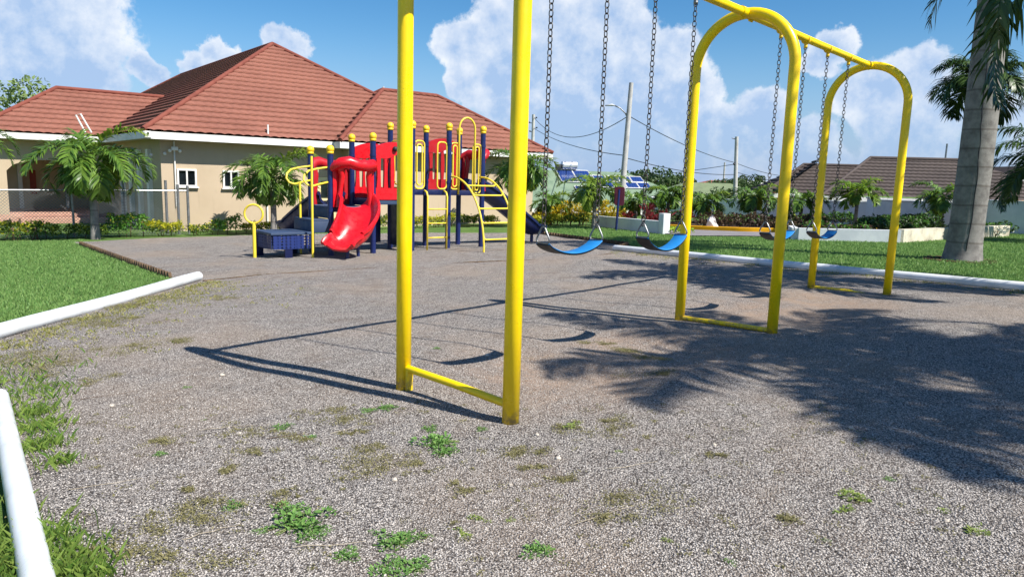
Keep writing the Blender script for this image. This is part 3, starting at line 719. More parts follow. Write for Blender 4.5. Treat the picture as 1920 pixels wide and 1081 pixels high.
# rear door with glazed panels
mb = MB(); mb.box(hp(6.17, .63, .42), (.74, .05, 1.84), math.atan2(UA[1], UA[0])); dr = mb.build('door', CREAM, house, None)
for z in (.9, .2): MB().box(hp(6.17, .59, z), (.42, .03, .58), math.atan2(UA[1], UA[0])).build('door_pane', GLASS, dr, None)
window(hp(.6, 10.4, 1.0), B3, .6, 1.2, 1, wall_n=-A3)
window(hp(.6, 6.4, .55), B3, .8, 1.9, 0, name='door_frame', wall_n=-A3)
for b in (1.95, 3.35, 4.75): MB().box(hp(.54, b, (HB + 2.1) / 2), (.12, .30, 2.1 - HB), math.atan2(UA[1], UA[0])).build('pilaster', TRIM, house, None)
# downpipe, flood lights, small camera
MB().tube([hp(1.0, .55, EZ - .25), hp(1.0, .55, 0.3)], .025, 8).build('downpipe', TRIM, house, 40); MB().tube([hp(3.95, .55, .75), hp(3.95, .55, HB)], .03, 8).build('downpipe', TRIM, house, 40)
MB().box(hp(1.0, .5, 2.12), (.2, .1, .12), math.atan2(UA[1], UA[0]), .02).build('junction_box', TRIM, house, 40)
for q in ((.85, .48, 2.05), (1.15, .48, 2.05), (.72, .56, 1.95), (.4, .9, 1.9)): MB().sphere(hp(*q), .055, 10, 6).build('flood_light', TRIM, house, True)
mb = MB(); mb.box(hp(.12, -.03, 2.50), (.2, .1, .2), math.atan2(UA[1], UA[0]), .02); cm = mb.build('camera_box', TRIM, house, 40)
mb = MB(); mb.sphere(hp(.12, -.09, 2.53), .035, 10, 6); mb.build('camera_lens', SEATD, cm, True)
mb = MB(); mb.tube([hp(-.4, 6.2, 2.7), hp(-.7, 6.3, 3.35), hp(-.85, 6.3, 3.3), hp(-.6, 6.2, 2.7)], .03, 8); mb.build('roof_conduit', TRIM, house, 40)
MB().tube([hp(3.9, .2, 2.5), hp(3.9, .2, 3.05)], .03, 8).build('vent_pipe', TRIM, house, 40); MB().tube([hp(10.0, 3.3, 4.7), hp(10.0, 3.3, 5.15)], .03, 8).build('vent_pipe', TRIM, house, 40)
# porch: floor, step, inner wall, notice
PINK = simple('porch_tile', S(202, 160, 140), S(188, 146, 128), 4, .7, .3)
mb = MB(); mb.box(hp(-1.4, 9.9, HB + .12), (3.9, 4.6, .3), math.atan2(UA[1], UA[0])); mb.box(hp(-1.0, 7.1, HB + .06), (3.4, .8, .2), math.atan2(UA[1], UA[0])); mb.build('porch_step', PINK, house, None)
mb = MB(); mb.box(hp(-1.4, 12.2, 1), (3.9, .12, 3.2), math.atan2(UA[1], UA[0])); mb.build('porch_wall', WALL, house, None)
MB().box(hp(-2.2, 12.05, .75), (.14, .16, 2.3), math.atan2(UA[1], UA[0])).build('porch_pilaster', TRIM, house, None); MB().box(hp(-.55, 12.05, .5), (.1, .1, 1.8), math.atan2(UA[1], UA[0])).build('porch_pilaster', TRIM, house, None)
mb = MB(); mb.box(hp(-1.75, 12.1, .75), (.22, .05, 1.0), math.atan2(UA[1], UA[0])); mb.build('porch_notice', simple('faded_red_board', S(150, 66, 54), S(132, 58, 48), 8, .7), house, None)

# ------------------------------------------------------------------ chain link fence
H0 = np.array([-13.19, 18.27]); FO = H0 + UB * .9
fz = lambda t: 0.80 + .008 * t
def fp(t, z, o=0.): q = FO + UA * t + UB * o; return Vector((q[0], q[1], z))
fe = thing('chain_link_fence', tuple(fp(0, -.5)), 'galvanised chain link fence with grey posts behind the left hedge', 'fence')
for t in (-4.2, -1.2, 1.78):
    mb = MB(); mb.tube([fp(t, -.6), fp(t, fz(t) + .03)], .032, 10); mb.sphere(fp(t, fz(t) + .04), .038, 10, 6); mb.build('post', STEEL, fe, 40)
for t, zt in ((4.22, 1.14), (4.55, 1.02), (4.83, .99)):
    mb = MB(); mb.tube([fp(t, -.6, .02 if t == 4.22 else 0), fp(t, zt, .02 if t == 4.22 else 0)], .04, 10); mb.build('gate_post', STEEL, fe, 40)
mb = MB(); mb.tube([fp(-5, fz(-5)), fp(0, fz(0)), fp(4.83, fz(4.83))], .022, 8); mb.build('top_rail', STEEL, fe, 40)
mb = MB(); s0 = .085; t = -5.0; z0_, z1_ = -.5, .80
while t < 4.8:
    for sg in (1, -1):
        ta, tb = t, t + sg * (z1_ - z0_)
        za, zb = z0_, z1_
        if tb > 4.8: zb = za + (4.8 - ta); tb = 4.8
        if tb < -5: zb = za + (ta + 5); tb = -5
        mb.tube([fp(ta, za, .004 * sg), fp(tb, zb, .004 * sg)], .0062, 3, caps=False)
    t += s0
mb.build('wire_mesh', STEEL, fe, True, fix=False)

# ------------------------------------------------------------------ pipes and edging
def gline(p, q, n, dz, jit=0): return [(p[0] + (q[0] - p[0]) * t, p[1] + (q[1] - p[1]) * t, float(T(p[0] + (q[0] - p[0]) * t, p[1] + (q[1] - p[1]) * t)) + dz + (jit * math.sin(9 * t + 1))) for t in np.linspace(0, 1, n)]
def pipe(p, q, r, label, joints=()):
    t = thing('border_pipe', (p[0], p[1], float(T(*p))), label, 'pipe')
    path = gline(p, q, 24, r * .72, .006); mb = MB(); mb.tube(path, r, 18); b = mb.build('pipe_barrel', PVC, t, 40)
    for j in joints:
        i = int(j * 22); mb = MB(); mb.tube([path[i], path[i + 1]], r * 1.09, 18); mb.build('pipe_socket', PVC, t, 40)
    mb = MB(); mb.sphere(path[0], r * 1.01, 16, 8); mb.build('end_cap', PVC, t, True)
pipe((-4.94, 11.1), (-4.88, 5.4), .075, 'long white plastic pipe dividing the left lawn from the gravel', (.93,))
pipe((-3.38, 4.56), (-1.0, 1.5), .055, 'white pipe in the near left corner of the gravel, overgrown by grass')
pipe((2.45, 17.1), (10.2, 7.0), .075, 'weathered white pipe along the right lawn behind the swings', (.42, .8))
EDG = simple('brown_plastic_edging', S(104, 84, 62), S(66, 54, 44), 8, .8, .2)
def edging(pts, label, h=.085):
    mb = MB(); low = h < .05
    for (p, q) in zip(pts[:-1], pts[1:]):
        L_ = math.hypot(q[0] - p[0], q[1] - p[1]); n = int(L_ / .17); rot = math.atan2(q[1] - p[1], q[0] - p[0])
        for i in range(n):
            u = (i + .5) / n; x, y = p[0] + (q[0] - p[0]) * u, p[1] + (q[1] - p[1]) * u; z = float(T(x, y))
            tl = Matrix.Rotation(rot, 3, 'Z') @ Matrix.Rotation(random.uniform(-.12, .12) * (.3 if low else 1), 3, 'Y')
            mb.box((x, y, z + (.0 if low else .01)), (.18 if low else .155, .05, h), tl, .008 if low else .012)
            c = Vector((x, y, z + .01 + h / 2))
            if not low: mb.tube([c - Vector((math.sin(rot), -math.cos(rot), 0)) * .024, c + Vector((math.sin(rot), -math.cos(rot), 0)) * .024], .055, 10)
    o = mb.build('garden_edging', EDG, None, 40); return tag(o, label, 'edging')
random.seed(3)
edging([(-10.6, 17.4), (-5.41, 11.19)], 'scalloped brown garden edging between left lawn and play area gravel')
edging([(.3, 24.1), (.8, 23.4), (3.0, 18.6), (2.55, 17.4)], 'scalloped brown edging bordering the right lawn behind the swings')
edging([(-4.8, 10.96), (-4.12, 11.85), (-2.54, 12.93), (-.66, 14.2), (1.29, 14.97), (2.3, 16.3)], 'low half-buried brown edging crossing the gravel between swings and slides', .03)

# ------------------------------------------------------------------ low walls, boundary wall, kerb
WHT = Mat('white_masonry_paint', rough=.8, spec=.2)
c_ = WHT.mix(WHT.ramp(WHT.noise(1.1, 6, .65), .35, .75), S(222, 224, 226), S(196, 200, 206)); c_ = WHT.mix(WHT.mul(WHT.ramp(WHT.noise(4, 7, .75), .55, .8), .45), c_, S(140, 138, 128)); WHT.color(c_); WHT.bump(WHT.noise(60, 3), .004); WHT = WHT.m
OLDW = Mat('stained_cream_masonry', rough=.85, spec=.2)
c_ = OLDW.mix(OLDW.ramp(OLDW.noise(1.3, 6, .65), .35, .7), S(214, 206, 186), S(170, 160, 140)); c_ = OLDW.mix(OLDW.mul(OLDW.ramp(OLDW.noise(3, 7, .75), .5, .75), .6), c_, S(104, 98, 88)); OLDW.color(c_); OLDW = OLDW.m
KERB = painted('yellow_kerb_paint', S(226, 166, 8), S(206, 150, 20), .7, .2, S(90, 80, 60), .3)
def lowwall(mb, pts, th, zt, zb=-.3):
    for (p, q) in zip(pts[:-1], pts[1:]):
        d = Vector((q[0] - p[0], q[1] - p[1])); L_ = d.length; d.normalize(); n = Vector((-d.y, d.x)) * th / 2
        z0, z1 = [float(T(*w)) for w in (p, q)]
        vs = [(p[0] + s_ * n.x, p[1] + s_ * n.y, z) for s_ in (-1, 1) for z in (z0 + zb, z0 + zt)] + [(q[0] + s_ * n.x, q[1] + s_ * n.y, z) for s_ in (-1, 1) for z in (z1 + zb, z1 + zt)]
        mb.add(vs, [(0, 1, 3, 2), (4, 6, 7, 5), (0, 4, 5, 1), (2, 3, 7, 6), (1, 5, 7, 3), (0, 2, 6, 4)])
    return mb
pw = thing('planter_wall', (3.37, 28.0, -.28), 'low white planter wall behind the blue sign post, with a bright end', 'planter wall')
lowwall(MB(), [(3.3, 28.2), (4.9, 23.95)], .2, .42).build('wall', WHT, pw, None)
mb = MB(); mb.box((4.98, 23.76, .0), (.30, .26, 1.0), math.atan2(-4.25, 1.6), .01); mb.build('end_block', WHT, pw, 40)
pw = thing('planter_wall', (8.5, 21.4, -.08), 'low corner planter wall on the right lawn, white then stained cream', 'planter wall')
lowwall(MB(), [(8.51, 21.42), (11.25, 20.86)], .2, .36).build('white_face', WHT, pw, None)
lowwall(MB(), [(11.3, 20.95), (14.5, 23.3), (17.5, 25.5)], .22, .38).build('stained_face', OLDW, pw, None)
lowwall(MB(), [(8.45, 21.5), (8.9, 23.0)], .18, .355).build('side_face', WHT, pw, None)
bw = thing('boundary_wall', (6.6, 41.5, -.4), 'long stepped white boundary wall behind the planting beds, in shade', 'wall')
BW0 = Vector((6.6, 41.5)); BWD = Vector((.663, -.749)).normalized(); ang = math.atan2(BWD.y, BWD.x)
wz = lambda t: .46 + .035 * t
for a, b in ((-3.0, 1.35), (1.65, 5.35), (5.65, 9.35), (9.65, 13.35), (13.65, 17.35), (17.65, 22.0)):
    c = BW0 + BWD * ((a + b) / 2); zt = wz((a + b) / 2)
    MB().box((c.x, c.y, zt - .85), (b - a, .16, 1.7), ang).build('wall_panel', WHT, bw, None)
    MB().box((c.x, c.y, zt + .03), (b - a, .22, .055), ang, .008).build('coping', WHT, bw, None)
for a in (1.5, 5.5, 9.5, 13.5, 17.5):
    c = BW0 + BWD * a; zt = wz(a)
    pi_ = MB().box((c.x, c.y, zt - .75), (.3, .3, 1.8), ang, .01).build('pillar', WHT, bw, 40); MB().box((c.x, c.y, zt + .185), (.38, .38, .07), ang, .01).build('pillar_cap', WHT, pi_, 40)
mb = MB(); pr_ = [(-.075, -.15), (-.075, .12), (-.06, .135), (.06, .135), (.075, .12), (.075, -.15)]
kp = []
for (p, q) in zip(KERBL[:-1], KERBL[1:]):
    for t in np.linspace(0, 1, 6)[:-1]: kp.append((p[0] + (q[0] - p[0]) * t, p[1] + (q[1] - p[1]) * t, float(T(p[0] + (q[0] - p[0]) * t, p[1] + (q[1] - p[1]) * t)) + .03))
mb.sweep(kp, pr_); tag(mb.build('kerb', KERB, None, 40), 'yellow painted kerb on the far side of the road', 'kerb')
mb = MB(); rng = np.random.default_rng(4); mb.sphere((7.15, 25.95, .05), .22, 10, 7, 1.5); mb.v = [(x + rng.normal() * .035, y + rng.normal() * .03, z + rng.normal() * .03 - max(0, z - .1) * .1) for x, y, z in mb.v]
mb.v = [(7.15 + (x - 7.15) * (1 - max(0, z) * 1.3), y, z) for x, y, z in mb.v]
tag(mb.build('boulder', simple('pale_limestone', S(212, 206, 204), S(180, 174, 172), 6, .9), None, None), 'pale pointed boulder in the brown planting behind the yellow kerb', 'boulder')

# ------------------------------------------------------------------ sign
sg = thing('sign', (3.66, 25.6, -.26), 'small maroon sign board with rounded corners on a blue post', 'sign')
mb = MB(); mb.tube([(3.655, 25.6, -.4), (3.70, 25.6, 1.22)], .042, 10); mb.build('post', NAVY, sg, 40)
mb = MB(); pts = []
for (cx, cz, a0) in ((.11, .50, 0), (-.11, .50, 90), (-.11, .02, 180), (.11, .02, 270)):
    for a in np.linspace(a0, a0 + 90, 6): pts.append((cx + .09 * math.cos(math.radians(a)), cz + .09 * math.sin(math.radians(a))))
mb.prism(pts, .04, lambda x, y, z: Vector((3.73 + x * .85 + y * .3, 25.68 + y * .9 - x * .35, .72 + z)))
mb.build('board', simple('maroon_board', S(112, 44, 62), S(98, 40, 58), 5, .6), sg, 40)

# ------------------------------------------------------------------ lamp pole, utility poles, wires
CONC = simple('concrete_pole', S(188, 186, 182), S(166, 164, 160), 3, .85, .2)
WOODP = simple('grey_wood_pole', S(156, 146, 136), S(128, 120, 112), 4, .9, .2)
DARKM = simple('dark_metal', S(60, 62, 66), S(48, 50, 54), 8, .5)
LAMPM = simple('lamp_housing', S(196, 198, 200), S(180, 182, 186), 8, .4)
lp = thing('street_lamp', (5.13, 34, -.6), 'tall leaning concrete lamp pole with a curved arm and lamp head', 'lamp pole')
mb = MB(); mb.tube([(5.0, 34, -.8), (5.22, 34, 6.0)], [.16, .10], 14); mb.build('pole', CONC, lp, 40)
mb = MB(); mb.tube([(5.15, 34, 4.35), (5.02, 34, 4.62), (4.75, 33.95, 4.85), (4.45, 33.9, 4.96)], .03, 8); mb.build('arm', STEEL, lp, True)
mb = MB(); mb.tube([(4.5, 33.9, 4.95), (4.35, 33.9, 4.97), (4.05, 33.86, 4.93)], [.05, .11, .05], 10, flat=.5); mb.build('lamp_head', LAMPM, lp, True)
p2 = thing('utility_pole', (15.3, 50, -1), 'pale concrete utility pole carrying wires, left of the dark roofed house', 'utility pole')
mb = MB(); mb.tube([(15.35, 50, -1), (15.08, 50, 4.75)], [.17, .12], 12); mb.build('pole', CONC, p2, 40)
mb = MB(); mb.tube([(14.75, 50, 4.65), (15.1, 50, 4.55)], .03, 6); mb.build('bracket', DARKM, p2, 40); MB().sphere((15.0, 49.9, 2.9), .08, 8, 5).build('insulator', DARKM, p2, True)
p1 = thing('utility_pole', (1.4, 60, -1), 'thin utility pole with insulators rising behind the red roof corner', 'utility pole')
mb = MB(); mb.tube([(1.4, 60, -1), (1.35, 60, 6.7)], [.17, .12], 12); mb.build('pole', CONC, p1, 40)
for z, x in ((6.4, .25), (6.0, -.3), (5.6, .3), (5.3, -.25)): MB().tube([(1.35, 60, z), (1.35 + x, 60, z + .02)], .03, 6).sphere((1.35 + x, 60, z + .06), .07, 8, 5).build('insulator', DARKM, p1, 40)
p3 = thing('utility_pole', (26, 90, -2), 'most distant thin pole above the faraway roofs', 'utility pole')
mb = MB(); mb.tube([(26.0, 90, -2), (25.9, 90, 4.2)], [.15, .10], 8); mb.build('pole', CONC, p3, 40)
def wire(a, b, sag, label):
    a = Vector(a); b = Vector(b); mb = MB(); pts = []
    for t in np.linspace(0, 1, 25): q = a.lerp(b, t); q.z -= sag * 4 * t * (1 - t); pts.append(q)
    mb.tube(pts, .021, 5, caps=False); tag(mb.build('overhead_wire', DARKM, None, True, fix=False), label, 'wire')
wire((1.4, 60, 6.45), (5.15, 34, 4.5), 1.25, 'upper wire sagging from the thin pole to the lamp pole')
wire((1.4, 60, 5.6), (5.12, 34, 2.7), .35, 'lower wire from the thin pole down to the lamp pole')
wire((5.2, 34, 4.5), (15.1, 50, 3.0), .25, 'wire falling from the lamp pole bracket to the pale utility pole')
wire((5.12, 34, 2.6), (15.15, 50, 2.2), .25, 'lower wire between the lamp pole and the pale utility pole')
wire((15.1, 50, 3.0), (24.0, 60, 2.3), .3, 'wire running from the pale utility pole towards the dark roof')
wire((15.1, 50, 2.4), (24.0, 58, 1.9), .3, 'lowest wire running from the pale utility pole to the right')
wire((15.1, 50, 2.9), (7.0, 62, 1.6), .15, 'wire descending leftwards behind the lamp pole')

# ------------------------------------------------------------------ background houses
M = Mat('dark_roof_tile', rough=.8, spec=.25)
c_ = M.mix(M.ramp(M.noise(.5, 6, .65), .3, .75), S(84, 74, 70), S(68, 60, 58)); M.color(M.mix(M.ramp(M.noise(30, 3), .45, .75, 0., .5), c_, S(56, 50, 52))); DROOF = M.m
OCH = simple('ochre_render', S(196, 158, 96), S(180, 144, 88), 1.5, .9, .15)
def simple_roof(mb_list, x0, x1, y0, zeave, depth, tp, along, org, clipL, clipR, row=.36):
    return slope(org, along, np.array([-along[1], along[0]]), x0, x1, depth, tp, clipL, clipR, row=row, wave=.3, z0=zeave, res=.075)
dh = thing('house', (15.5, 38, -1), 'low house with a dark grey tiled roof behind the white wall on the right', 'house')
al = np.array([.995, -.10]); al = al / np.linalg.norm(al); nrm = np.array([-al[1], al[0]]); DO = np.array([14.0, 39.2])
ac = RoofAcc()
ac.add(slope(DO + nrm * .0, al, nrm, 2.6, 15.4, 3.6, .60, True, True, z0=1.06, res=.075))
ac.add(slope(DO + nrm * .9, al, nrm, -.2, 6.0, 2.7, .60, True, False, z0=1.12, res=.075))
ac.add(slope(DO + nrm * .0, -nrm * -1, al, 0, 7.2, 3.6, .6, True, True, z0=1.06, res=.1))
rf = ac.build('roof', DROOF, dh)
q2 = lambda x, d, z: Vector((DO[0] + al[0] * x + nrm[0] * d, DO[1] + al[1] * x + nrm[1] * d, z))
rot = math.atan2(al[1], al[0])
mb = MB(); mb.tube([q2(6.2, 3.6, 1.06 + 3.6 * .6 + .05), q2(11.8, 3.6, 1.06 + 3.6 * .6 + .05)], .1, 8); mb.tube([q2(2.6, 0, 1.1), q2(6.2, 3.6, 1.06 + 3.6 * .6 + .05)], .09, 8); mb.tube([q2(2.5, 3.6, 2.79), q2(6, 3.6, 2.79)], .09, 8); mb.tube([q2(-.2, .9, 1.16), q2(2.5, 3.6, 2.79)], .08, 8); mb.build('ridge_cap', DROOF, rf, 60)
MB().box(q2(9.0, .02, .93), (12.8, .05, .24), rot).build('fascia', TRIM, dh, None); MB().box(q2(1.4, .92, .98), (3.2, .05, .24), rot).build('fascia', TRIM, dh, None)
mb = MB(); mb.box(q2(9.0, 3.5, -.2), (11.8, 5.8, 2.2), rot); mb.box(q2(2, 4, -.2), (3.4, 5, 2.2), rot); mb.build('wall', OCH, dh, None)
for x in (1.2, 5.2, 12.2):
    window(q2(x, .57 if x > 3 else 1.47, .55), (al[0], al[1], 0), 1.0, .8, 1, wall_n=(-nrm[0], -nrm[1], 0), par=dh)
mb = MB(); mb.tube([q2(10.6, 4.2, 2.6), q2(10.6, 4.2, 4.2)], .05, 8); mb.build('vent_pipe', STEEL, dh, 40)
def gable_house(name, c, w, d, h0, hr, rz, label, wallm, roofm):
    t = thing(name, c, label, 'house'); R = Matrix.Rotation(rz, 3, 'Z'); L = lambda x, y, z: Vector(c) + R @ Vector((x, y, z))
    mb = MB(); mb.add([L(-w / 2, 0, 0), L(w / 2, 0, 0), L(w / 2, 0, h0), L(0, 0, hr - .02), L(-w / 2, 0, h0), L(-w / 2, d, 0), L(w / 2, d, 0), L(w / 2, d, h0), L(0, d, hr - .02), L(-w / 2, d, h0)], [(0, 1, 2, 3, 4), (5, 9, 8, 7, 6), (0, 4, 9, 5), (1, 6, 7, 2)]); mb.build('wall', wallm, t, None)
    mb = MB()
    for s_ in (-1, 1): mb.add([L(0, -.4, hr), L(s_ * (w / 2 + .4), -.4, h0 - .25), L(s_ * (w / 2 + .4), d + .4, h0 - .25), L(0, d + .4, hr), L(0, -.4, hr + .14), L(s_ * (w / 2 + .4), -.4, h0 - .11), L(s_ * (w / 2 + .4), d + .4, h0 - .11), L(0, d + .4, hr + .14)], [(0, 1, 2, 3), (4, 7, 6, 5), (0, 4, 5, 1), (1, 5, 6, 2), (2, 6, 7, 3)])
    mb.build('roof', roofm, t, None)
    for s_ in (-1, 1): MB().tube([L(0, -.44, hr + .03), L(s_ * (w / 2 + .4), -.44, h0 - .2)], .11, 4).build('barge_board', TRIM, t, None)
    return t
gable_house('house', (29.5, 41.5, -1), 4.2, 6, 2.0, 3.9, .1, 'yellowish gabled house with white barge boards behind the right palms', OCH, DROOF)
# green roof with solar panels and a steel water heater
GROOF = simple('green_shingle', S(120, 138, 116), S(102, 122, 102), 2, .9, .15, .02, 25)
gh = thing('house', (3.5, 42, -1), 'house with a green roof carrying solar panels and a steel water tank', 'house')
ga = np.array([.97, .24]); ga /= np.linalg.norm(ga); gn = np.array([-ga[1], ga[0]]); GO = np.array([-1.5, 37.6])
gq = lambda x, d, z: Vector((GO[0] + ga[0] * x + gn[0] * d, GO[1] + ga[1] * x + gn[1] * d, z))
gt = .50; gz = -.05; gd = 4.2
rz_ = lambda d: gz + gt * d
mb = MB(); mb.add([gq(0, 0, gz), gq(13.7, 0, gz), gq(9.5, gd, rz_(gd)), gq(4.2, gd, rz_(gd)), gq(0, 2 * gd, gz), gq(13.7, 2 * gd, gz)], [(0, 1, 2, 3), (1, 5, 2), (5, 4, 3, 2), (4, 0, 3)]); mb.build('roof', GROOF, gh, None)
mb = MB(); mb.box(gq(6.85, -.02, gz - .12), (13.7, .05, .22), math.atan2(ga[1], ga[0])); mb.build('fascia', TRIM, gh, None)
mb = MB(); mb.box(gq(6.85, gd, -.75), (12.7, 7.4, 1.2), math.atan2(ga[1], ga[0])); mb.build('wall', simple('tan_render', S(190, 150, 110), S(176, 140, 104), 2, .9, .15), gh, None)
SOLB = Mat('solar_cells', S(34, 54, 104), .18, .5)
br = SOLB.n('ShaderNodeTexBrick'); br.offset = 0; br.inputs['Scale'].default_value = 4; br.inputs['Color1'].default_value = S(30, 50, 104); br.inputs['Color2'].default_value = S(36, 58, 116); br.inputs['Mortar'].default_value = S(66, 86, 136); br.inputs['Mortar Size'].default_value = .02; br.inputs['Brick Width'].default_value = .6; br.inputs['Row Height'].default_value = .6
SOLB.l(SOLB.co, br.inputs['Vector']); SOLB.color(br.outputs[0]); SOLB = SOLB.m
def solar(x, d, w, l):
    o = .07; tang = math.hypot(1, gt); P = lambda a, b, h: gq(a, b, rz_(b) + h)
    mb = MB(); mb.add([P(x, d, o), P(x + w, d, o), P(x + w, d + l, o), P(x, d + l, o), P(x, d, o - .05), P(x + w, d, o - .05), P(x + w, d + l, o - .05), P(x, d + l, o - .05)], [(0, 1, 2, 3), (4, 7, 6, 5), (0, 4, 5, 1), (1, 5, 6, 2), (2, 6, 7, 3), (3, 7, 4, 0)])
    f_ = mb.build('solar_panel', SOLB, gh, None); mb = MB()
    for (a, b) in ((P(x, d, o), P(x + w, d, o)), (P(x + w, d, o), P(x + w, d + l, o)), (P(x + w, d + l, o), P(x, d + l, o)), (P(x, d + l, o), P(x, d, o))): mb.tube([a, b], .025, 4)
    mb.build('panel_frame', TRIM, f_, None)
for k in range(2): solar(5.0 + k * 1.02, 2.75, .98, 1.35)
for k in range(4): solar(7.7 + k * .78 - .6, 2.95, .74, .62)
for k in range(4): solar(7.9 + k * .78 - .6, 2.25, .74, .62)
solar(5.6, 1.2, .9, 1.1)
mb = MB(); c0 = gq(5.35, gd - .1, rz_(gd) + .28); c1 = gq(6.3, gd - .1, rz_(gd) + .30); mb.tube([c0, c0.lerp(c1, .04), c0.lerp(c1, .96), c1], [.2, .25, .25, .2], 16); tk = mb.build('water_tank', simple('brushed_steel', S(214, 216, 220), S(196, 198, 202), 5, .3, .5, 0, 1, .5), gh, 40)
mb = MB(); mb.box(gq(5.15, gd - .1, rz_(gd) + .2), (.35, .3, .3), 0, .02); mb.build('tank_mount', DARKM, gh, 40)
# far roofs beyond the wall
FARW = simple('far_white_render', S(220, 218, 212), S(206, 204, 198), 1, .9)
FARR = simple('far_red_roof', S(150, 84, 68), S(132, 74, 60), 2, .9)
FAROL = simple('far_olive_roof', S(112, 124, 92), S(98, 110, 82), 2, .9)
def far_house(c, w, d, h0, hr, rz, label, roofm):
    t = thing('house', c, label, 'house'); R = Matrix.Rotation(rz, 3, 'Z'); L = lambda x, y, z: Vector(c) + R @ Vector((x, y, z))
    mb = MB(); mb.box(L(0, 0, h0 / 2), (w, d, h0), rz); mb.build('wall', FARW, t, None)
    o = .5; rr = min(w, d) / 2; mb = MB()
    ex, ey = (w / 2 - rr, 0) if w > d else (0, d / 2 - rr)
    mb.add([L(-w / 2 - o, -d / 2 - o, h0), L(w / 2 + o, -d / 2 - o, h0), L(w / 2 + o, d / 2 + o, h0), L(-w / 2 - o, d / 2 + o, h0), L(-ex, -ey, hr), L(ex, ey, hr)], [(0, 1, 5, 4), (1, 2, 5), (2, 3, 4, 5), (3, 0, 4), (3, 2, 1, 0)] if w > d else [(0, 1, 4), (1, 2, 5, 4), (2, 3, 5), (3, 0, 4, 5), (3, 2, 1, 0)])
    mb.build('roof', roofm, t, None); return t
far_house((16.5, 62, -3), 12, 8, 2.6, 4.6, .1, 'far house with a broad olive green hip roof seen over the white wall', FAROL)
far_house((27, 95, -3), 12, 9, 3.4, 5.0, .2, 'far house with a rusty red roof below the distant palms', FARR)
far_house((9.8, 55, -3), 8, 7, 2.6, 4.3, .3, 'far house with a grey green roof left of the lamp pole palms', GROOF)
far_house((33, 98, -3), 5, 6, 4.4, 5.2, .4, 'small far white house with a pale roof near the utility pole', FARW)

# ------------------------------------------------------------------ palms
BARK = Mat('palm_bark', rough=.95, spec=.1)
sx = BARK.n('ShaderNodeSeparateXYZ'); BARK.l(BARK.co, sx.inputs[0])
wv = BARK.n('ShaderNodeTexWave', wave_type='BANDS', bands_direction='Z'); wv.inputs['Scale'].default_value = .8; wv.inputs['Distortion'].default_value = .9; wv.inputs['Detail'].default_value = 3; BARK.l(BARK.co, wv.inputs['Vector'])
c_ = BARK.mix(BARK.ramp(BARK.noise(5, 6, .65), .3, .75), S(142, 138, 133), S(104, 100, 97)); c_ = BARK.mix(BARK.ramp(wv.outputs['Fac'], .0, .05, .55, 0.), c_, S(84, 76, 70)); BARK.color(c_); BARK.bump(BARK.noise(40, 4), .01, .5); BARK = BARK.m
SHAFT = simple('green_crownshaft', S(92, 112, 58), S(116, 126, 70), 3, .5, .3)
PL1 = leafmat('palm_leaf', S(64, 96, 36), S(112, 142, 56), .36, .3)
PL2 = leafmat('palm_leaf_yellowing', S(96, 124, 36), S(150, 168, 60), .45, .35)
PL3 = leafmat('royal_palm_leaf', S(40, 62, 26), S(74, 96, 44), .4, .2)
def frond(rng, base, az, el0, length, droop, lw=.055, ll=.5, npair=26, leaf_droop=.5, vee=.5, start=.16):
    """returns vertices and quads of one feather frond"""
    n = 22; t = np.linspace(0, 1, n); el = el0 - droop * t ** 1.25
    h = np.array([math.cos(az), math.sin(az)]); st = length / (n - 1); P = [np.array(base, float)]
    tw = rng.normal() * .15
    for k in range(1, n):
        e = el[k]; a2 = az + tw * t[k]; P.append(P[-1] + st * np.array([math.cos(e) * math.cos(a2), math.cos(e) * math.sin(a2), math.sin(e)]))
    P = np.array(P); V = []; F = []
    def strip(pts, ws, side):
        b = len(V)
        for p, w in zip(pts, ws): V.append(p - side * w); V.append(p + side * w)
        for i in range(len(pts) - 1): F.append((b + 2 * i, b + 2 * i + 1, b + 2 * i + 3, b + 2 * i + 2))
    lat = np.array([-h[1], h[0], 0])
    strip(P, np.linspace(.022, .006, n) * (length / 1.8), lat)
    for k in range(npair):
        u = start + (1 - start) * (k + .5) / npair; x = u * (n - 1); i = min(int(x), n - 2); p = P[i] + (P[i + 1] - P[i]) * (x - i)
        tg = P[i + 1] - P[i]; tg /= np.linalg.norm(tg); up_ = np.cross(lat, tg); up_ = up_ if up_[2] > 0 else -up_
        sh_ = math.sin(math.pi * min(1, (.18 + .80 * (u - start) / (1 - start)))) ** .6
        for sd in (-1, 1):
            L_ = ll * sh_ * rng.uniform(.7, 1.15); fwd = .45 + .7 * u + rng.normal() * .14
            d = lat * sd + tg * fwd + up_ * (vee + rng.normal() * .3); d /= np.linalg.norm(d)
            pts = [p]; q = p; dd = d.copy()
            for s_ in range(3):
                q = q + dd * L_ / 3; pts.append(q); dd = dd + np.array([0, 0, -leaf_droop * (.5 + .5 * s_) * rng.uniform(.7, 1.3)]); dd /= np.linalg.norm(dd)
            wd = np.cross(d, up_); wd /= np.linalg.norm(wd) + 1e-9
            strip(pts, np.array([.35, 1., .8, .05]) * lw * .5, wd)
    return np.array(V), np.array(F)
def crownmesh(fr):
    V = []; F = []; n = 0
    for v, f_ in fr: V.append(v); F.append(f_ + n); n += len(v)
    return np.concatenate(V), np.concatenate(F)
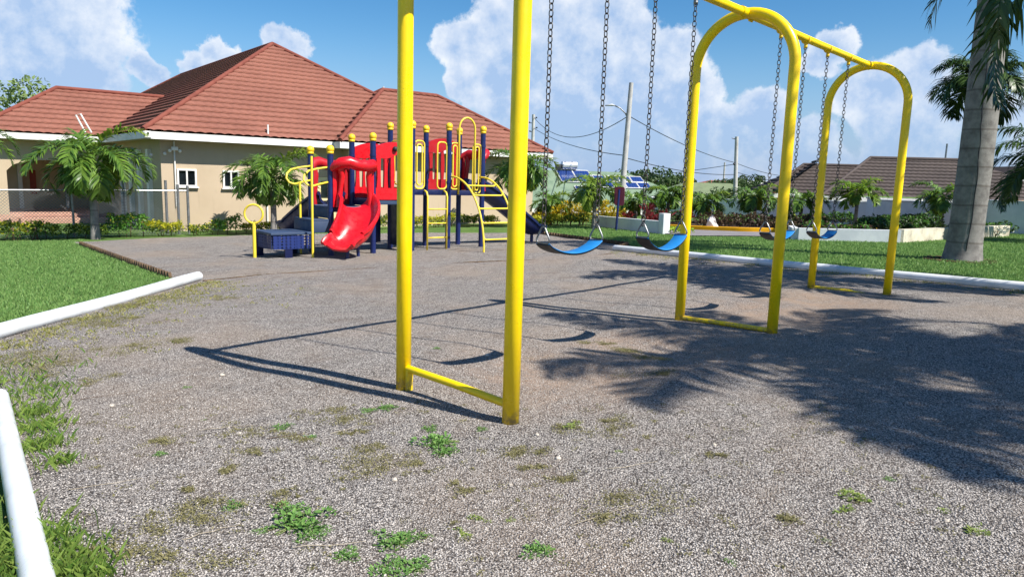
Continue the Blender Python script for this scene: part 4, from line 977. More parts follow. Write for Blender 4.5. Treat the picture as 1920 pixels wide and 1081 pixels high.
def palm(name, loc, trunk_h, r, length, nf, label, seed, shaft=.5, leaf=None, group='young palms around the playground', lean=(0, 0), droop=1.9, ll=.5, yellow=1, bare=.0, lw=.056, npair=40):
    rng = np.random.default_rng(seed); x, y, z = loc
    t = thing(name, loc, label, 'palm tree', group)
    mb = MB(); n = 10; topx, topy = x + lean[0], y + lean[1]
    pth = [(x + lean[0] * q * q, y + lean[1] * q * q, z - .2 + (trunk_h + .2) * q) for q in np.linspace(0, 1, n)]
    mb.tube(pth, [r * (1.35 - .55 * q ** .4 + .04 * math.sin(9 * q)) for q in np.linspace(0, 1, n)], 14); mb.build('trunk', BARK, t, True)
    zt = z + trunk_h
    mb = MB(); mb.tube([(topx, topy, zt - .02), (topx, topy, zt + shaft * .4), (topx, topy, zt + shaft)], [r * .85, r * .95, r * .45], 12); mb.build('crownshaft', SHAFT, t, True)
    A = []; B = []; base = (topx, topy, zt + shaft * .85)
    for k in range(nf):
        u = k / max(1, nf - 1); az = k * 2.39996 + rng.normal() * .2
        el0 = 1.05 - .95 * u ** .8 + rng.normal() * .08; L_ = length * (.8 + .25 * math.sin(math.pi * min(1, u + .25))) * rng.uniform(.9, 1.1)
        fr = frond(rng, base, az, el0, L_, droop * (.85 + .4 * u) * rng.uniform(.85, 1.15), leaf_droop=.62, lw=lw, ll=ll, npair=npair)
        (B if (yellow and (k == 0 or k == nf - 2)) else A).append(fr)
    V, F = crownmesh(A); cr = arrmesh('crown', V, F, leaf or PL1, t, True)
    if B: V, F = crownmesh(B); arrmesh('young_frond', V, F, PL2, t, True)
    return t
def gz_(x, y): return float(T(x, y))
palm('palm_tree', (-11.35, 19.35, gz_(-11.35, 19.35)), 1.5, .11, 1.9, 21, 'palm with drooping fronds in front of the chain link fence', 11, .75, droop=2.2, ll=.5)
palm('palm_tree', (-7.5, 22.35, gz_(-7.5, 22.35)), 1.35, .10, 1.8, 19, 'palm against the beige wall left of the climbing structure', 12, .6, droop=2.1, ll=.5)
palm('palm_tree', (.2, 27.5, gz_(.2, 27.5)), 1.75, .09, 1.75, 20, 'palm at the right end of the beige house, behind the second yellow leg', 13, .6, droop=2.0, ll=.48)
palm('palm_tree', (3.0, 26.9, gz_(3, 26.9)), 1.05, .085, 1.5, 16, 'pale trunked palm among the yellow leaved shrubs', 14, .45, droop=1.7, ll=.42, leaf=leafmat('bright_palm_leaf', S(84, 116, 40), S(136, 158, 64), .42, .3))
palm('palm_tree', (-15.6, 19.9, gz_(-15.6, 19.9)), 1.9, .11, 1.9, 17, 'palm at the left edge of the photo, only its frond tips showing', 15, .7, droop=2.2)
for (x, y, hh, ln, sd, lb) in ((5.1, 30.2, .6, 1.25, 21, 'dark palm over the white wall just right of the sign'), (6.6, 30.9, .9, 1.2, 22, 'palm behind the left leg of the middle yellow arch'),
                               (9.9, 29.6, .85, 1.3, 23, 'palm in front of the white wall between the two right swings'), (16.4, 27.6, 1.0, 1.35, 25, 'palm beside the large trunk in front of the dark roof'),
                               (11.0, 27.6, .7, 1.2, 26, 'palm leaning over the dark plants left of the last yellow arch'), (1.5, 29.5, .5, 1.1, 27, 'low palm in the shade left of the yellow leaved shrubs'), (8.3, 31.0, .55, 1.1, 28, 'small palm behind the brown hedge by the wall')):
    palm('palm_tree', (x, y, gz_(x, y)), hh, .08, ln, 13, lb, sd, .4, droop=1.9, ll=.40)
palm('palm_tree', (12.5, 26.3, gz_(12.5, 26.3)), 1.0, .07, 1.15, 13, 'light green palm in the bed under the last yellow arch', 24, .5, droop=1.6, ll=.40, leaf=leafmat('areca_leaf', S(70, 104, 30), S(124, 152, 44), .4, .35), lw=.05)
# royal palms
def royal(loc, th, r, label, seed, crack=False, nf=18, length=3.1, group='royal palms along the right lawn', sag=2.3):
    rng = np.random.default_rng(seed); x, y, z = loc; t = thing('royal_palm', loc, label, 'palm tree', group)
    mb = MB(); n = 40; rs = []
    for q in np.linspace(0, 1, n):
        flare = .42 * math.exp(-q * th / .25); belly = .06 * math.sin(math.pi * min(1, q * 1.1)) ; rs.append(r * (1 + flare + belly - .22 * q) * (1 + .004 * math.sin(q * th * 22)))
    mb.tube([(x + .03 * math.sin(q * 5), y, z - .15 + (th + .15) * q) for q in np.linspace(0, 1, n)], rs, 28); tk_ = mb.build('trunk', BARK, t, True)
    if crack:
        ca = math.atan2(-y, -x) + .12; g2 = np.random.default_rng(5); pts = []
        for q in np.linspace(.05, .62, 26): rr = float(np.interp(q, np.linspace(0, 1, n), rs)); a_ = ca + .10 * math.sin(q * 9) + g2.normal() * .02; pts.append((x + .03 * math.sin(q * 5) + rr * math.cos(a_), y + rr * math.sin(a_), z - .15 + (th + .15) * q))
        mb = MB(); mb.tube(pts, [.004 + .009 * abs(math.sin(k * 1.7)) for k in range(26)], 6); mb.build('bark_crack', SEATD, tk_, True)
    mb = MB(); zt = z + th; mb.tube([(x, y, zt - .03), (x, y, zt + .5), (x, y, zt + 1.3)], [r * .85, r * .95, r * .4], 20); mb.build('crownshaft', SHAFT, t, True)
    A = []
    for k in range(nf):
        u = k / (nf - 1); az = k * 2.39996 + seed; el0 = 1.3 - 1.25 * u + rng.normal() * .08
        A.append(frond(rng, (x, y, zt + 1.15), az, el0, length * rng.uniform(.9, 1.1), sag * (.8 + .3 * u), lw=.055, ll=.75, npair=64, leaf_droop=.75, vee=.15, start=.1))
    V, F = crownmesh(A); arrmesh('crown', V, F, PL3, t, True); return t
royal((9.66, 15.34, gz_(9.66, 15.34)), 7.4, .325, 'thick grey royal palm trunk standing on the right lawn', 1, True)
ROYALS = [((14.0, 22.3), 3.6, 2, 'palm whose trunk hides behind the thick trunk, fronds fanning to its left', 1.6), ((16.6, 22.4), 1.3, 6, 'lower palm at the right edge of the photo with drooping fronds', 2.4),
          ((7.95, 9.75), 3.8, 10, 'near royal palm, only its drooping frond tips in the top right corner', 3.35),
          ((8.3, 2.75), 5.6, 4, 'royal palm right of the camera, casting the large frond shadow', 3.3), ((10.1, 1.6), 5.6, 8, 'second royal palm right of the camera in the shadow casting pair', 3.3)]
for (q, th, sd, lb, ln) in ROYALS: royal((q[0], q[1], gz_(*q)), th, .26, lb, sd, False, 16, ln, sag=1.95)
mb = MB(); rng = np.random.default_rng(8)
for k in range(60):
    a = rng.uniform(0, 6.28); rr = rng.uniform(.5, .72); mb.box((9.66 + rr * math.cos(a), 15.34 + rr * math.sin(a), gz_(9.66, 15.34) + .0), (.14, .1, .05), rng.uniform(0, 3), .012)
tag(mb.build('bare_earth', SOIL, None, 40), kind='stuff', label='patch of bare crumbly earth around the thick palm trunk', cat='earth')

# ------------------------------------------------------------------ hedges and shrubs
HG1 = leafmat('hedge_leaf', S(52, 82, 26), S(92, 116, 36), .5, .25); HG2 = leafmat('golden_hedge_leaf', S(190, 180, 40), S(150, 158, 40), .5, .3)
HBR = leafmat('brown_croton_leaf', S(86, 58, 44), S(70, 70, 42), .55, .2, S(56, 40, 34)); TWIG = simple('twig', S(112, 92, 74), S(84, 68, 54), 5, .9)
CRY = leafmat('yellow_croton_leaf', S(214, 174, 30), S(140, 146, 44), .45, .3); COR = leafmat('red_cordyline_leaf', S(142, 52, 56), S(96, 44, 44), .4, .3)
GRB = leafmat('bright_shrub_leaf', S(56, 104, 36), S(96, 136, 48), .45, .25); DKG = leafmat('dark_shrub_leaf', S(34, 56, 26), S(66, 84, 38), .45, .2)
def hedge(p, q, w, hgt, label, seed, dens=900, m1=None, m2=None, gold=.5, size=.085, name='hedge', cat='hedge', lumps=.25, stems=True, group=None):
    rng = np.random.default_rng(seed); p = np.array(p); q = np.array(q); L_ = np.hypot(*(q - p)); d = (q - p) / L_; nn = np.array([-d[1], d[0]]); c = (p + q) / 2
    z0 = gz_(*c); t = thing(name, (c[0], c[1], z0), label, cat, group)
    N = int(dens * L_ * (w + hgt)); u = rng.uniform(0, L_, N); ph = rng.uniform(0, 6.28, 6)
    prof = 1 + lumps * (np.sin(u * 2.1 + ph[0]) * .5 + np.sin(u * 4.7 + ph[1]) * .35 + np.sin(u * 9.3 + ph[2]) * .25)
    H_ = hgt * prof; ang = rng.uniform(-.35, math.pi + .35, N); rad = 1 - np.abs(rng.normal(0, .16, N))
    s_ = w / 2 * np.cos(ang) * rad * (.85 + .15 * prof); zz = H_ * (.5 + .5 * np.sin(ang) * rad) ; zz = np.maximum(zz, .04 + rng.uniform(0, .12, N))
    base = p[None] + d[None] * u[:, None] + nn[None] * s_[:, None]
    P = np.stack([base[:, 0], base[:, 1], T(base[:, 0], base[:, 1]) + zz], 1) + rng.normal(size=(N, 3)) * .03
    gm = (rng.uniform(size=N) < gold * np.clip((zz / H_ - .35) / .5, 0, 1.2) * (.6 + .8 * (np.sin(u * 1.7 + ph[3]) > -.3)))
    V, F = leaves(P[~gm], size, rng); arrmesh('foliage', V, F, m1 or HG1, t)
    if gm.any(): V, F = leaves(P[gm], size, rng); arrmesh('new_growth', V, F, m2 or HG2, t)
    if stems:
        mb = MB()
        for k in range(int(L_ * 5)):
            a = rng.uniform(0, L_); b = p + d * a + nn * rng.uniform(-w * .3, w * .3); z1 = gz_(*b); mb.tube([(b[0], b[1], z1 - .05), (b[0] + rng.normal() * .08, b[1] + rng.normal() * .08, z1 + hgt * .75)], .012, 5)
        mb.build('stem', TWIG, t, True, fix=False)
    return t
hl = lambda t, o=0.: tuple(H0 + UA * t + UB * o)
hedge(hl(-3.5, .25), hl(1.35, .25), .6, .46, 'low yellow green hedge at the left edge of the lawn', 31, gold=.8)
hedge(hl(1.5, .3), hl(2.5, .3), .55, .38, 'short shaded stretch of dark hedge beside the left palm trunk', 32, gold=.15)
hedge(hl(2.55, .25), hl(3.5, .25), .75, .62, 'bright green bushy shrub in front of the fence posts', 33, m1=GRB, gold=.1, name='shrub', cat='shrub')
hedge(hl(3.45, .2), hl(4.45, .2), .65, .45, 'yellow tipped shrub right of the bright green bush', 34, gold=.7, name='shrub', cat='shrub')
hedge(hl(4.65, .2), hl(5.35, .2), .5, .36, 'small low shrub below the rear window of the house', 35, gold=.3, name='shrub', cat='shrub')
hedge(hl(5.35, .2), hl(6.15, .2), .6, .50, 'green spiky shrub at the foot of the beige wall', 36, m1=GRB, gold=.1, name='shrub', cat='shrub')
hedge(hl(6.2, .3), hl(9.0, .3), .5, .36, 'yellow green hedge behind the transfer steps of the play structure', 37, gold=.6)
hedge(hl(9.4, .4), hl(16.4, .4), .55, .42, 'long golden green hedge along the house behind the climbing structure', 38, gold=.75)
hedge((.55, 28.3), (3.0, 28.4), .6, .44, 'neat golden hedge between the house corner and the pale trunked palm', 39, gold=.75)
hedge((3.2, 28.6), (4.6, 29.4), .5, .4, 'green hedge running behind the white planter wall', 40, gold=.2)
# yellow crotons, red cordylines
def croton(loc, label, seed, m=None, h=.75, group='yellow leaved shrubs beside the pale palm', w=.5, n=260, size=.2, name='croton', cat='shrub'):
    rng = np.random.default_rng(seed); z = gz_(*loc); t = thing(name, (loc[0], loc[1], z), label, cat, group)
    P = np.stack([loc[0] + rng.normal(0, w * .38, n), loc[1] + rng.normal(0, w * .38, n), z + h * rng.uniform(.15, 1.0, n) ** .8], 1)
    dd = np.stack([(P[:, 0] - loc[0]), (P[:, 1] - loc[1]), np.full(n, .35)], 1); dd /= np.linalg.norm(dd, axis=1)[:, None]
    V, F = leaves(P, size, rng, .32, dirs=dd); arrmesh('foliage', V, F, m or CRY, t)
    mb = MB()
    for k in range(4): a = rng.uniform(0, 6.28); mb.tube([(loc[0], loc[1], z - .05), (loc[0] + .12 * math.cos(a), loc[1] + .12 * math.sin(a), z + h * .7)], .015, 5)
    mb.build('stem', TWIG, t, True, fix=False); return t
for k, (x, y, h_, lb) in enumerate(((1.75, 28.9, .85, 'yellow croton left of the pale trunked palm, half in palm shade'), (2.3, 29.0, .95, 'tall bright yellow croton directly left of the pale palm trunk'), (2.8, 29.1, .8, 'yellow croton hidden behind the pale palm trunk'), (3.55, 29.2, 1.0, 'tall yellow croton right of the pale palm trunk'), (4.0, 28.9, .7, 'low yellow croton at the left end of the planter wall'), (1.2, 28.9, .5, 'lowest yellow croton next to the shaded low palm'))): croton((x, y), lb, 50 + k, h=h_, w=.55)
for k, (x, y, h_, lb) in enumerate(((5.2, 28.2, 1.0, 'large red cordyline behind the white planter wall'), (5.75, 27.5, .7, 'small red cordyline near the end of the planter wall'), (4.55, 28.4, .6, 'red cordyline close to the blue sign post'), (5.5, 28.6, .5, 'low dark red cordyline between the two larger ones'), (7.0, 29.2, .85, 'rusty cordyline behind the middle arch leg'))): croton((x, y), lb, 60 + k, COR, h_ * .85, 'red cordylines by the planter wall', .3, 60, .34, 'cordyline')
# planting beds along the road
hedge((5.6, 28.9), (7.2, 30.2), .7, .55, 'dark green hedge under the white wall beside the red cordylines', 71, m1=DKG, gold=0, dens=500, size=.11)
for k, (a, b, h_, w_, lb) in enumerate((((6.9, 27.1), (9.2, 26.5), .5, .9, 'dark brown croton bed in front of the white wall, left part'), ((9.2, 26.6), (11.6, 26.9), .48, .9, 'brown croton bed behind the white corner planter'), ((7.2, 28.5), (9.6, 28.3), .5, .8, 'taller purple brown shrubs against the white wall'), ((9.8, 28.5), (12.2, 28.6), .5, .8, 'straw coloured and brown shrubs behind the two right swings'))): hedge(a, b, w_, h_, lb, 80 + k, 420, HBR, GRB, .12, .12, 'shrub_bed', 'shrubs', .35)
for k, (a, b, h_, w_, lb) in enumerate((((9.3, 23.0), (11.2, 22.6), .42, .9, 'low brown and green plants inside the corner planter'), ((11.6, 23.6), (13.6, 25.4), .5, .9, 'mixed green shrubs beside the last arch leg'), ((13.0, 24.8), (15.6, 26.8), .55, 1.0, 'dense green shrubs left of the thick palm trunk'), ((15.0, 24.6), (18.2, 26.6), .4, .8, 'dark low shrubs right of the thick palm trunk'), ((12.4, 31.6), (16.4, 28.2), .5, .9, 'shaded dark shrubs below the white wall on the right'))): hedge(a, b, w_, h_, lb, 90 + k, 420, DKG if k != 0 else HBR, GRB, .45, .13, 'shrub_bed', 'shrubs', .4)
hedge((5.15, 24.0), (5.8, 23.4), .4, .22, 'small lime green ground shrub at the end of the planter wall', 97, m1=leafmat('lime_leaf', S(140, 170, 40), S(170, 190, 60), .5, .3), gold=0, name='shrub', cat='shrub', stems=False)
croton((16.6, 24.75), 'white clumped plant on the far right planter, right of the thick trunk', 98, leafmat('pale_leaf', S(214, 216, 206), S(180, 188, 170), .5, .2), .35, None, .5, 160, .16, 'shrub')
# far trees
def far_tree(loc, h, w, label, seed, m, th=.45):
    rng = np.random.default_rng(seed); z = -2.0; h = h * (.74 if loc[1] > 47 else 1); t = thing('tree', (loc[0], loc[1], z), label, 'tree', 'trees on the skyline')
    mb = MB(); mb.tube([(loc[0], loc[1], z), (loc[0] + .2, loc[1], z + h * .75)], [.2, .07], 8)
    for k in range(5): a = rng.uniform(0, 6.28); mb.tube([(loc[0] + .1, loc[1], z + h * .45), (loc[0] + w * .35 * math.cos(a), loc[1] + w * .35 * math.sin(a), z + h * rng.uniform(.7, .9))], [.08, .03], 6)
    mb.build('trunk', TWIG, t, True)
    C_ = [(rng.normal(0, w * .25), rng.normal(0, w * .25), h * rng.uniform(th + .1, .95), w * rng.uniform(.14, .26)) for _ in range(12)]
    Ps = []
    for (x, y, zz, r) in C_: v = rng.normal(size=(260, 3)); v /= np.linalg.norm(v, axis=1)[:, None]; v *= (r * rng.uniform(.4, 1.05, 260) ** .6)[:, None]; v[:, 2] *= .7; Ps.append(v + np.array([loc[0] + x, loc[1] + y, z + zz]))
    V, F = leaves(np.concatenate(Ps), w * .055, rng, .6); arrmesh('crown', V, F, m, t)
FT1 = leafmat('skyline_leaf', S(44, 66, 34), S(80, 100, 52), .6, .15); FT2 = leafmat('pale_tree_leaf', S(98, 122, 66), S(134, 152, 92), .6, .3)
far_tree((-33.0, 46), 8.9, 5.2, 'pale feathery tree behind the left roof', 1, FT2, .5)
for k, (x, y, h_, w_, lb) in enumerate(((14.5, 80, 5.6, 7, 'dark rounded tree on the skyline right of the solar panels'), (19, 84, 5.4, 6, 'skyline tree left of the middle arch leg'), (23, 76, 5.2, 5, 'dark skyline tree behind the middle arch'), (30.5, 92, 6.2, 4, 'tall thin skyline tree by the farthest pole'), (35, 88, 6.0, 5, 'dark tree on the skyline left of the dark roof'), (10, 90, 5.2, 6, 'low skyline tree behind the solar roof'), (27, 90, 5.5, 4, 'small skyline tree between the far roofs'), (.8, 70, 5.8, 4, 'dark tree beside the water tank'), (17, 60, 3.9, 5, 'bushy tree in front of the olive roof'), (13.0, 48, 3.2, 4, 'rounded green tree just over the white wall'), (21, 56, 3.4, 4, 'green tree over the wall right of the pale pole'), (41, 95, 6.4, 7, 'wide tree behind the dark roofed house'))): far_tree((x, y), h_, w_, lb, 100 + k, FT1)

# ------------------------------------------------------------------ lawn grass, weeds, stones
GR = leafmat('grass_blade', S(92, 134, 66), S(138, 166, 96), .5, .3); GRL = leafmat('long_grass_blade', S(78, 114, 44), S(138, 158, 76), .5, .3)
def blades(name, X, Y, h, w, mat, rng, zf=None, lean=.5, label=None):
    n = len(X); Z = (zf or T)(X, Y); a = rng.uniform(0, 6.28, n); hh = h * rng.uniform(.5, 1.2, n); ln = hh * lean * rng.uniform(0, 1.6, n); b = rng.uniform(0, 6.28, n)
    dx, dy = np.cos(a) * w / 2, np.sin(a) * w / 2
    V = np.stack([np.stack([X - dx, Y - dy, Z - .01], 1), np.stack([X + dx, Y + dy, Z - .01], 1), np.stack([X + dx * .7 + np.cos(b) * ln * .4, Y + dy * .7 + np.sin(b) * ln * .4, Z + hh * .6], 1), np.stack([X + np.cos(b) * ln, Y + np.sin(b) * ln, Z + hh], 1)], 1).reshape(-1, 3)
    o = arrmesh(name, V, np.arange(4 * n).reshape(n, 4), mat); return tag(o, label, 'grass', kind='stuff')
rng = np.random.default_rng(77)
def inside_lawn(n, x0, x1, y0, y1, poly, near=0.):
    X = rng.uniform(x0, x1, n); Y = rng.uniform(y0, y1, n)
    if near: k = rng.uniform(size=n) < np.clip((near / np.hypot(X, Y)) ** 1.3, 0, 1); X, Y = X[k], Y[k]
    k = inpoly(X, Y, poly) & ~inpoly(X, Y, GRAVEL) ; return X[k], Y[k]
LL = [(-4.9, 5.2), (-4.9, 11.3), (-10.6, 17.6), (-11.5, 19.0), (-15, 16.5), (-9.0, 6.5)]
X, Y = inside_lawn(420000, -15, -4.8, 5, 19.2, LL, 10)
blades('grass', X, Y, .045, .012, GR, rng, label='short mown grass of the left lawn')
RLp = [(2.5, 17.0), (13, 3.2), (19, 8), (24, 33), (11.3, 20.7), (8.5, 21.3), (8.9, 22.2), (5.4, 22.5), (4.8, 23.6), (3.2, 28), (.5, 28), (.66, 23.8), (3.1, 18.4)]
X, Y = inside_lawn(520000, .4, 22, 5, 30, RLp, 15)
blades('grass', X, Y, .05, .014, GR, rng, label='short mown grass of the right lawn')
# rough grass around the near pipe and in the gap between the two left pipes
def clump(cx, cy, s_, n): return cx + rng.normal(0, s_, n), cy + rng.normal(0, s_, n)
XS, YS = [], []
for (cx, cy, s_, n) in ((-3.3, 4.75, .14, 260), (-3.0, 4.35, .08, 260), (-2.75, 4.05, .07, 250), (-2.55, 3.75, .06, 240), (-2.3, 3.5, .05, 120), (-1.85, 2.62, .10, 380), (-1.72, 2.5, .08, 420), (-1.6, 2.42, .06, 260), (-1.48, 2.4, .05, 120), (-3.6, 5.05, .2, 160), (-4.1, 5.4, .3, 200), (-3.45, 4.0, .2, 900), (-2.9, 3.3, .2, 900), (-2.35, 2.7, .16, 900), (-2.0, 2.35, .12, 700), (-3.8, 4.4, .2, 500)):
    a, b = clump(cx, cy, s_, n); XS.append(a); YS.append(b)
X, Y = np.concatenate(XS), np.concatenate(YS)
blades('grass', X, Y, .065, .0045, GRL, rng, Zg, .75, 'long rough grass growing over the near left pipe')
# sparse grass and dry strands on the gravel edge
XS, YS = [], []
for k in range(500):
    u = rng.uniform(); cx = -4.7 + rng.exponential(.35); cy = rng.uniform(4.9, 10.9)
    a, b = clump(cx, cy, .05, 14); XS.append(a); YS.append(b)
for k in range(160):
    u = rng.uniform(.02, .75); cx, cy = 2.45 + 7.75 * u - .12 - rng.exponential(.22), 17.1 - 10.1 * u - .1 - rng.exponential(.1); a, b = clump(cx, cy, .06, 16); XS.append(a); YS.append(b)
X, Y = np.concatenate(XS), np.concatenate(YS)
blades('grass', X, Y, .035, .008, leafmat('dry_grass_blade', S(120, 130, 60), S(170, 160, 96), .6, .3), rng, Zg, .9, 'sparse drying grass creeping over the gravel edges')
MOSS = [(-0.74, 3.6, 0.131), (-0.7, 3.43, 0.098), (-1.3, 2.94, 0.136), (-1.23, 3.05, 0.101), (-1.47, 3.98, 0.079), (-1.13, 4.38, 0.076), (-1.02, 4.21, 0.1), (0.39, 4.12, 0.082), (0.68, 4.01, 0.112), (0.63, 3.05, 0.152), (0.49, 2.91, 0.086), (-1.46, 2.84, 0.096), (-1.46, 2.57, 0.133), (-1.19, 2.48, 0.108), (-1.19, 3.89, 0.078), (-1.37, 3.64, 0.059), (-1.96, 3.83, 0.068), (-4.39, 7.61, 0.26), (-4.3, 7.24, 0.221), (-3.79, 5.97, 0.275), (-3.71, 5.5, 0.255), (-4.04, 5.67, 0.219), (-3.36, 6.3, 0.145), (-3.14, 5.04, 0.157), (-0.74, 3.77, 0.061), (-0.91, 3.99, 0.048), (0.62, 4.25, 0.067), (-0.2, 3.24, 0.048), (-0.53, 3.54, 0.043), (-0.03, 3.7, 0.054), (0.1, 3.7, 0.066), (0.14, 3.48, 0.04), (0.29, 3.34, 0.044), (-3.14, 6.53, 0.125), (-3.75, 9.18, 0.174), (-4.57, 9.15, 0.242), (-4.58, 8.5, 0.225), (-1.41, 3.39, 0.039), (-1.02, 3.14, 0.039), (-1.52, 3.16, 0.037), (1.11, 3.64, 0.035), (1.23, 2.9, 0.049), (1.19, 5.44, 0.147), (1.07, 6.3, 0.193), (1.26, 6.03, 0.162), (0.77, 6.63, 0.127)]
P = []
for (x, y, r) in MOSS:
    for j in range(7):
        cx, cy = x + rng.normal(0, r * .8), y + rng.normal(0, r * .55); n = int(40 + 3000 * r * r + 260 * r); px_, py_ = clump(cx, cy, r * rng.uniform(.15, .45), n); P.append(np.stack([px_, py_, Zg(px_, py_) + .014 + rng.uniform(0, .012, n)], 1))
for j in range(260):
    cx, cy = rng.uniform(-2.6, 2.2), rng.uniform(2.3, 4.6); r = rng.uniform(.008, .03); n = 22; px_, py_ = clump(cx, cy, r, n); P.append(np.stack([px_, py_, Zg(px_, py_) + .014 + rng.uniform(0, .008, n)], 1))
V, F = leaves(np.concatenate(P), .011, rng, .5, .5)
tag(arrmesh('moss', V, F, leafmat('moss_leaf', S(104, 102, 62), S(142, 134, 94), .7, .2)), 'olive mossy ground cover in patches on the gravel', 'moss', kind='stuff')
# broad leaved weeds: prototypes and copies
WEEDS = [(-0.38, 3.86, 0.139), (-0.46, 4.09, 0.058), (-0.33, 3.7, 0.089), (-0.87, 2.82, 0.143), (-0.94, 2.95, 0.086), (-0.81, 2.73, 0.07), (-0.79, 4.47, 0.077), (-0.9, 4.41, 0.056), (-0.64, 6.15, 0.043), (-0.44, 2.69, 0.092), (-0.37, 2.73, 0.065), (-0.61, 2.57, 0.067), (-0.11, 2.91, 0.044), (0.02, 2.91, 0.032), (-0.17, 2.78, 0.047), (0.14, 2.64, 0.082), (-0.42, 2.49, 0.087), (-0.32, 2.51, 0.076), (0.39, 4.12, 0.072), (1.61, 3.13, 0.083), (1.5, 3.0, 0.055), (1.95, 3.0, 0.035), (-1.01, 2.77, 0.042), (-0.15, 4.08, 0.045), (-1.12, 3.91, 0.044), (-1.34, 4.07, 0.065), (-1.84, 3.61, 0.047), (1.97, 2.81, 0.062), (0.87, 2.54, 0.031), (1.3, 2.72, 0.025), (5.25, 9.92, 0.067), (-2.31, 4.95, 0.035), (-1.86, 4.21, 0.023), (-1.21, 3.0, 0.06), (-1.82, 2.76, 0.052), (1.88, 3.33, 0.038), (0.67, 2.7, 0.032), (-0.75, 2.78, 0.038), (-0.55, 2.78, 0.028), (0.61, 3.71, 0.03)]
WM = [leafmat('weed_leaf', S(78, 122, 54), S(124, 158, 84), .5, .3), leafmat('pale_weed_leaf', S(112, 140, 62), S(150, 158, 84), .5, .3)]
def weed_mesh(seed, style):
    r = np.random.default_rng(seed); V = []; F = []
    subs = [(r.normal(0, .42), r.normal(0, .30), r.uniform(.22, .5)) for _ in range(9 if style == 0 else 5)]
    for (sx_, sy_, sr) in subs:
        for k in range(int(15 + 30 * sr)):
            a = r.uniform(0, 6.28); R_ = r.uniform(.02, 1) ** .7 * sr; bx, by = sx_ + R_ * math.cos(a), sy_ + R_ * math.sin(a); z = .03 + (sr - R_) * (.55 if style == 0 else .9) * r.uniform(.3, 1.2)
            L_ = r.uniform(.10, .22) * (1 if style == 0 else 1.25); w_ = L_ * r.uniform(.4, .6); el = r.uniform(-.2, .7); d = np.array([math.cos(a + r.normal() * .6), math.sin(a + r.normal() * .6), el]); s_ = np.cross(d, (r.normal() * .3, r.normal() * .3, 1)); s_ /= np.linalg.norm(s_); c = np.array([bx, by, z]); up_ = np.array([0, 0, .025])
            b = len(V); V += [c, c + d * L_ * .35 + s_ * w_ * .5 + up_, c + d * L_ * .8 + s_ * w_ * .35 + up_, c + d * L_, c + d * L_ * .8 - s_ * w_ * .35 + up_, c + d * L_ * .35 - s_ * w_ * .5 + up_]
            F += [(b, b + 1, b + 2, b + 3), (b, b + 3, b + 4, b + 5)]
    return np.array(V), np.array(F)
wproto = []
for k in range(5):
    V, F = weed_mesh(200 + k, 0 if k < 3 else 1); t = thing('weed', (0, 0, 0), 'weed', 'weed', 'weeds growing in the gravel'); arrmesh('leaves', V, F, WM[0 if k < 3 else 1], t)
    r = np.random.default_rng(k); mb = MB()
    for j in range(7): a = r.uniform(0, 6.28); mb.tube([(0, 0, -.1), (.3 * math.cos(a), .3 * math.sin(a), .1), (.75 * math.cos(a), .75 * math.sin(a), .06)], .018, 4)
    mb.build('stalk', SHAFT, t, True, fix=False); wproto.append(t)
used = set()
def weed_label(i, x, y, s):
    size = 'large leafy' if s > .1 else 'medium leafy' if s > .06 else 'small' if s > .04 else 'tiny'
    where = 'between the feet of the first arch' if y > 4.2 and -1.0 < x < .3 else 'in the foreground' if y < 3.2 else 'in the middle distance'
    return size, where
WLAB = ['large leafy weed cluster in front of the first arch', 'small weed just above the large cluster near the first arch', 'medium weed at the lower edge of the cluster near the first arch', 'largest dark green weed in the foreground, left of centre', 'weed at the upper left edge of the largest foreground weed', 'weed at the lower tip of the largest foreground weed', 'weed behind the bottom bar of the first arch near its left foot', 'smaller weed left of the left foot of the first arch', 'small weed seen between the two legs of the first arch', 'bushy weed at the bottom centre, left of its twin', 'weed at the bottom centre, right of the bushy one', 'upright two leaf weed at the bottom edge left of centre', 'single pale weed in the foreground below the right foot of the first arch', 'tiny pale weed right of the single pale weed', 'thin reddish weed between the bottom centre clumps', 'spreading weed at the bottom right of centre', 'wide weed cut by the bottom edge of the photo', 'second weed cut by the bottom edge, slightly right', 'weed just right of the right foot of the first arch', 'pale weed in the right foreground with a dark shadow', 'weed below left of the pale right foreground weed', 'small weed at the edge of the palm shadow on the right', 'small weed left of the largest foreground weed', 'small weed left of the right foot of the first arch', 'small weed among moss left of the first arch', 'low weed with a dry stalk left of the first arch', 'low weed far left in the foreground gravel', 'ragged weed at the bottom right in the palm shadow', 'tiny weed at the bottom edge right of centre', 'tiny bright weed in the lower right foreground', 'grassy weed at the right foot of the last arch', 'small weed right of the left pipe near the shadow tip', 'tiny weed on the left gravel above the mossy band', 'low weed in the mossy band of the left foreground', 'weed by the grass at the lower left pipe', 'tiny weed inside the right palm shadow', 'lone tiny weed right of the bottom centre clumps', 'small weed on the right rim of the largest foreground weed', 'tiny weed between the two foreground clumps', 'tiny weed right of the first arch in open gravel']
for i, (x, y, s_) in enumerate(WEEDS):
    pale = i in (12, 13, 14, 19, 20, 21, 27, 18, 39, 36)
    src = wproto[(3 + i % 2) if pale else i % 3]
    first = src.name not in used; used.add(src.name)
    loc = (x, y, float(Zg(x, y)) + .008); sc = s_ * 1.05
    if first: o = src; o.location = loc; o.rotation_euler = (0, 0, i * 1.3); o.scale = (sc, sc, sc); o['label'] = WLAB[i]
    else: dup(src, loc, i * 1.3, sc, WLAB[i])
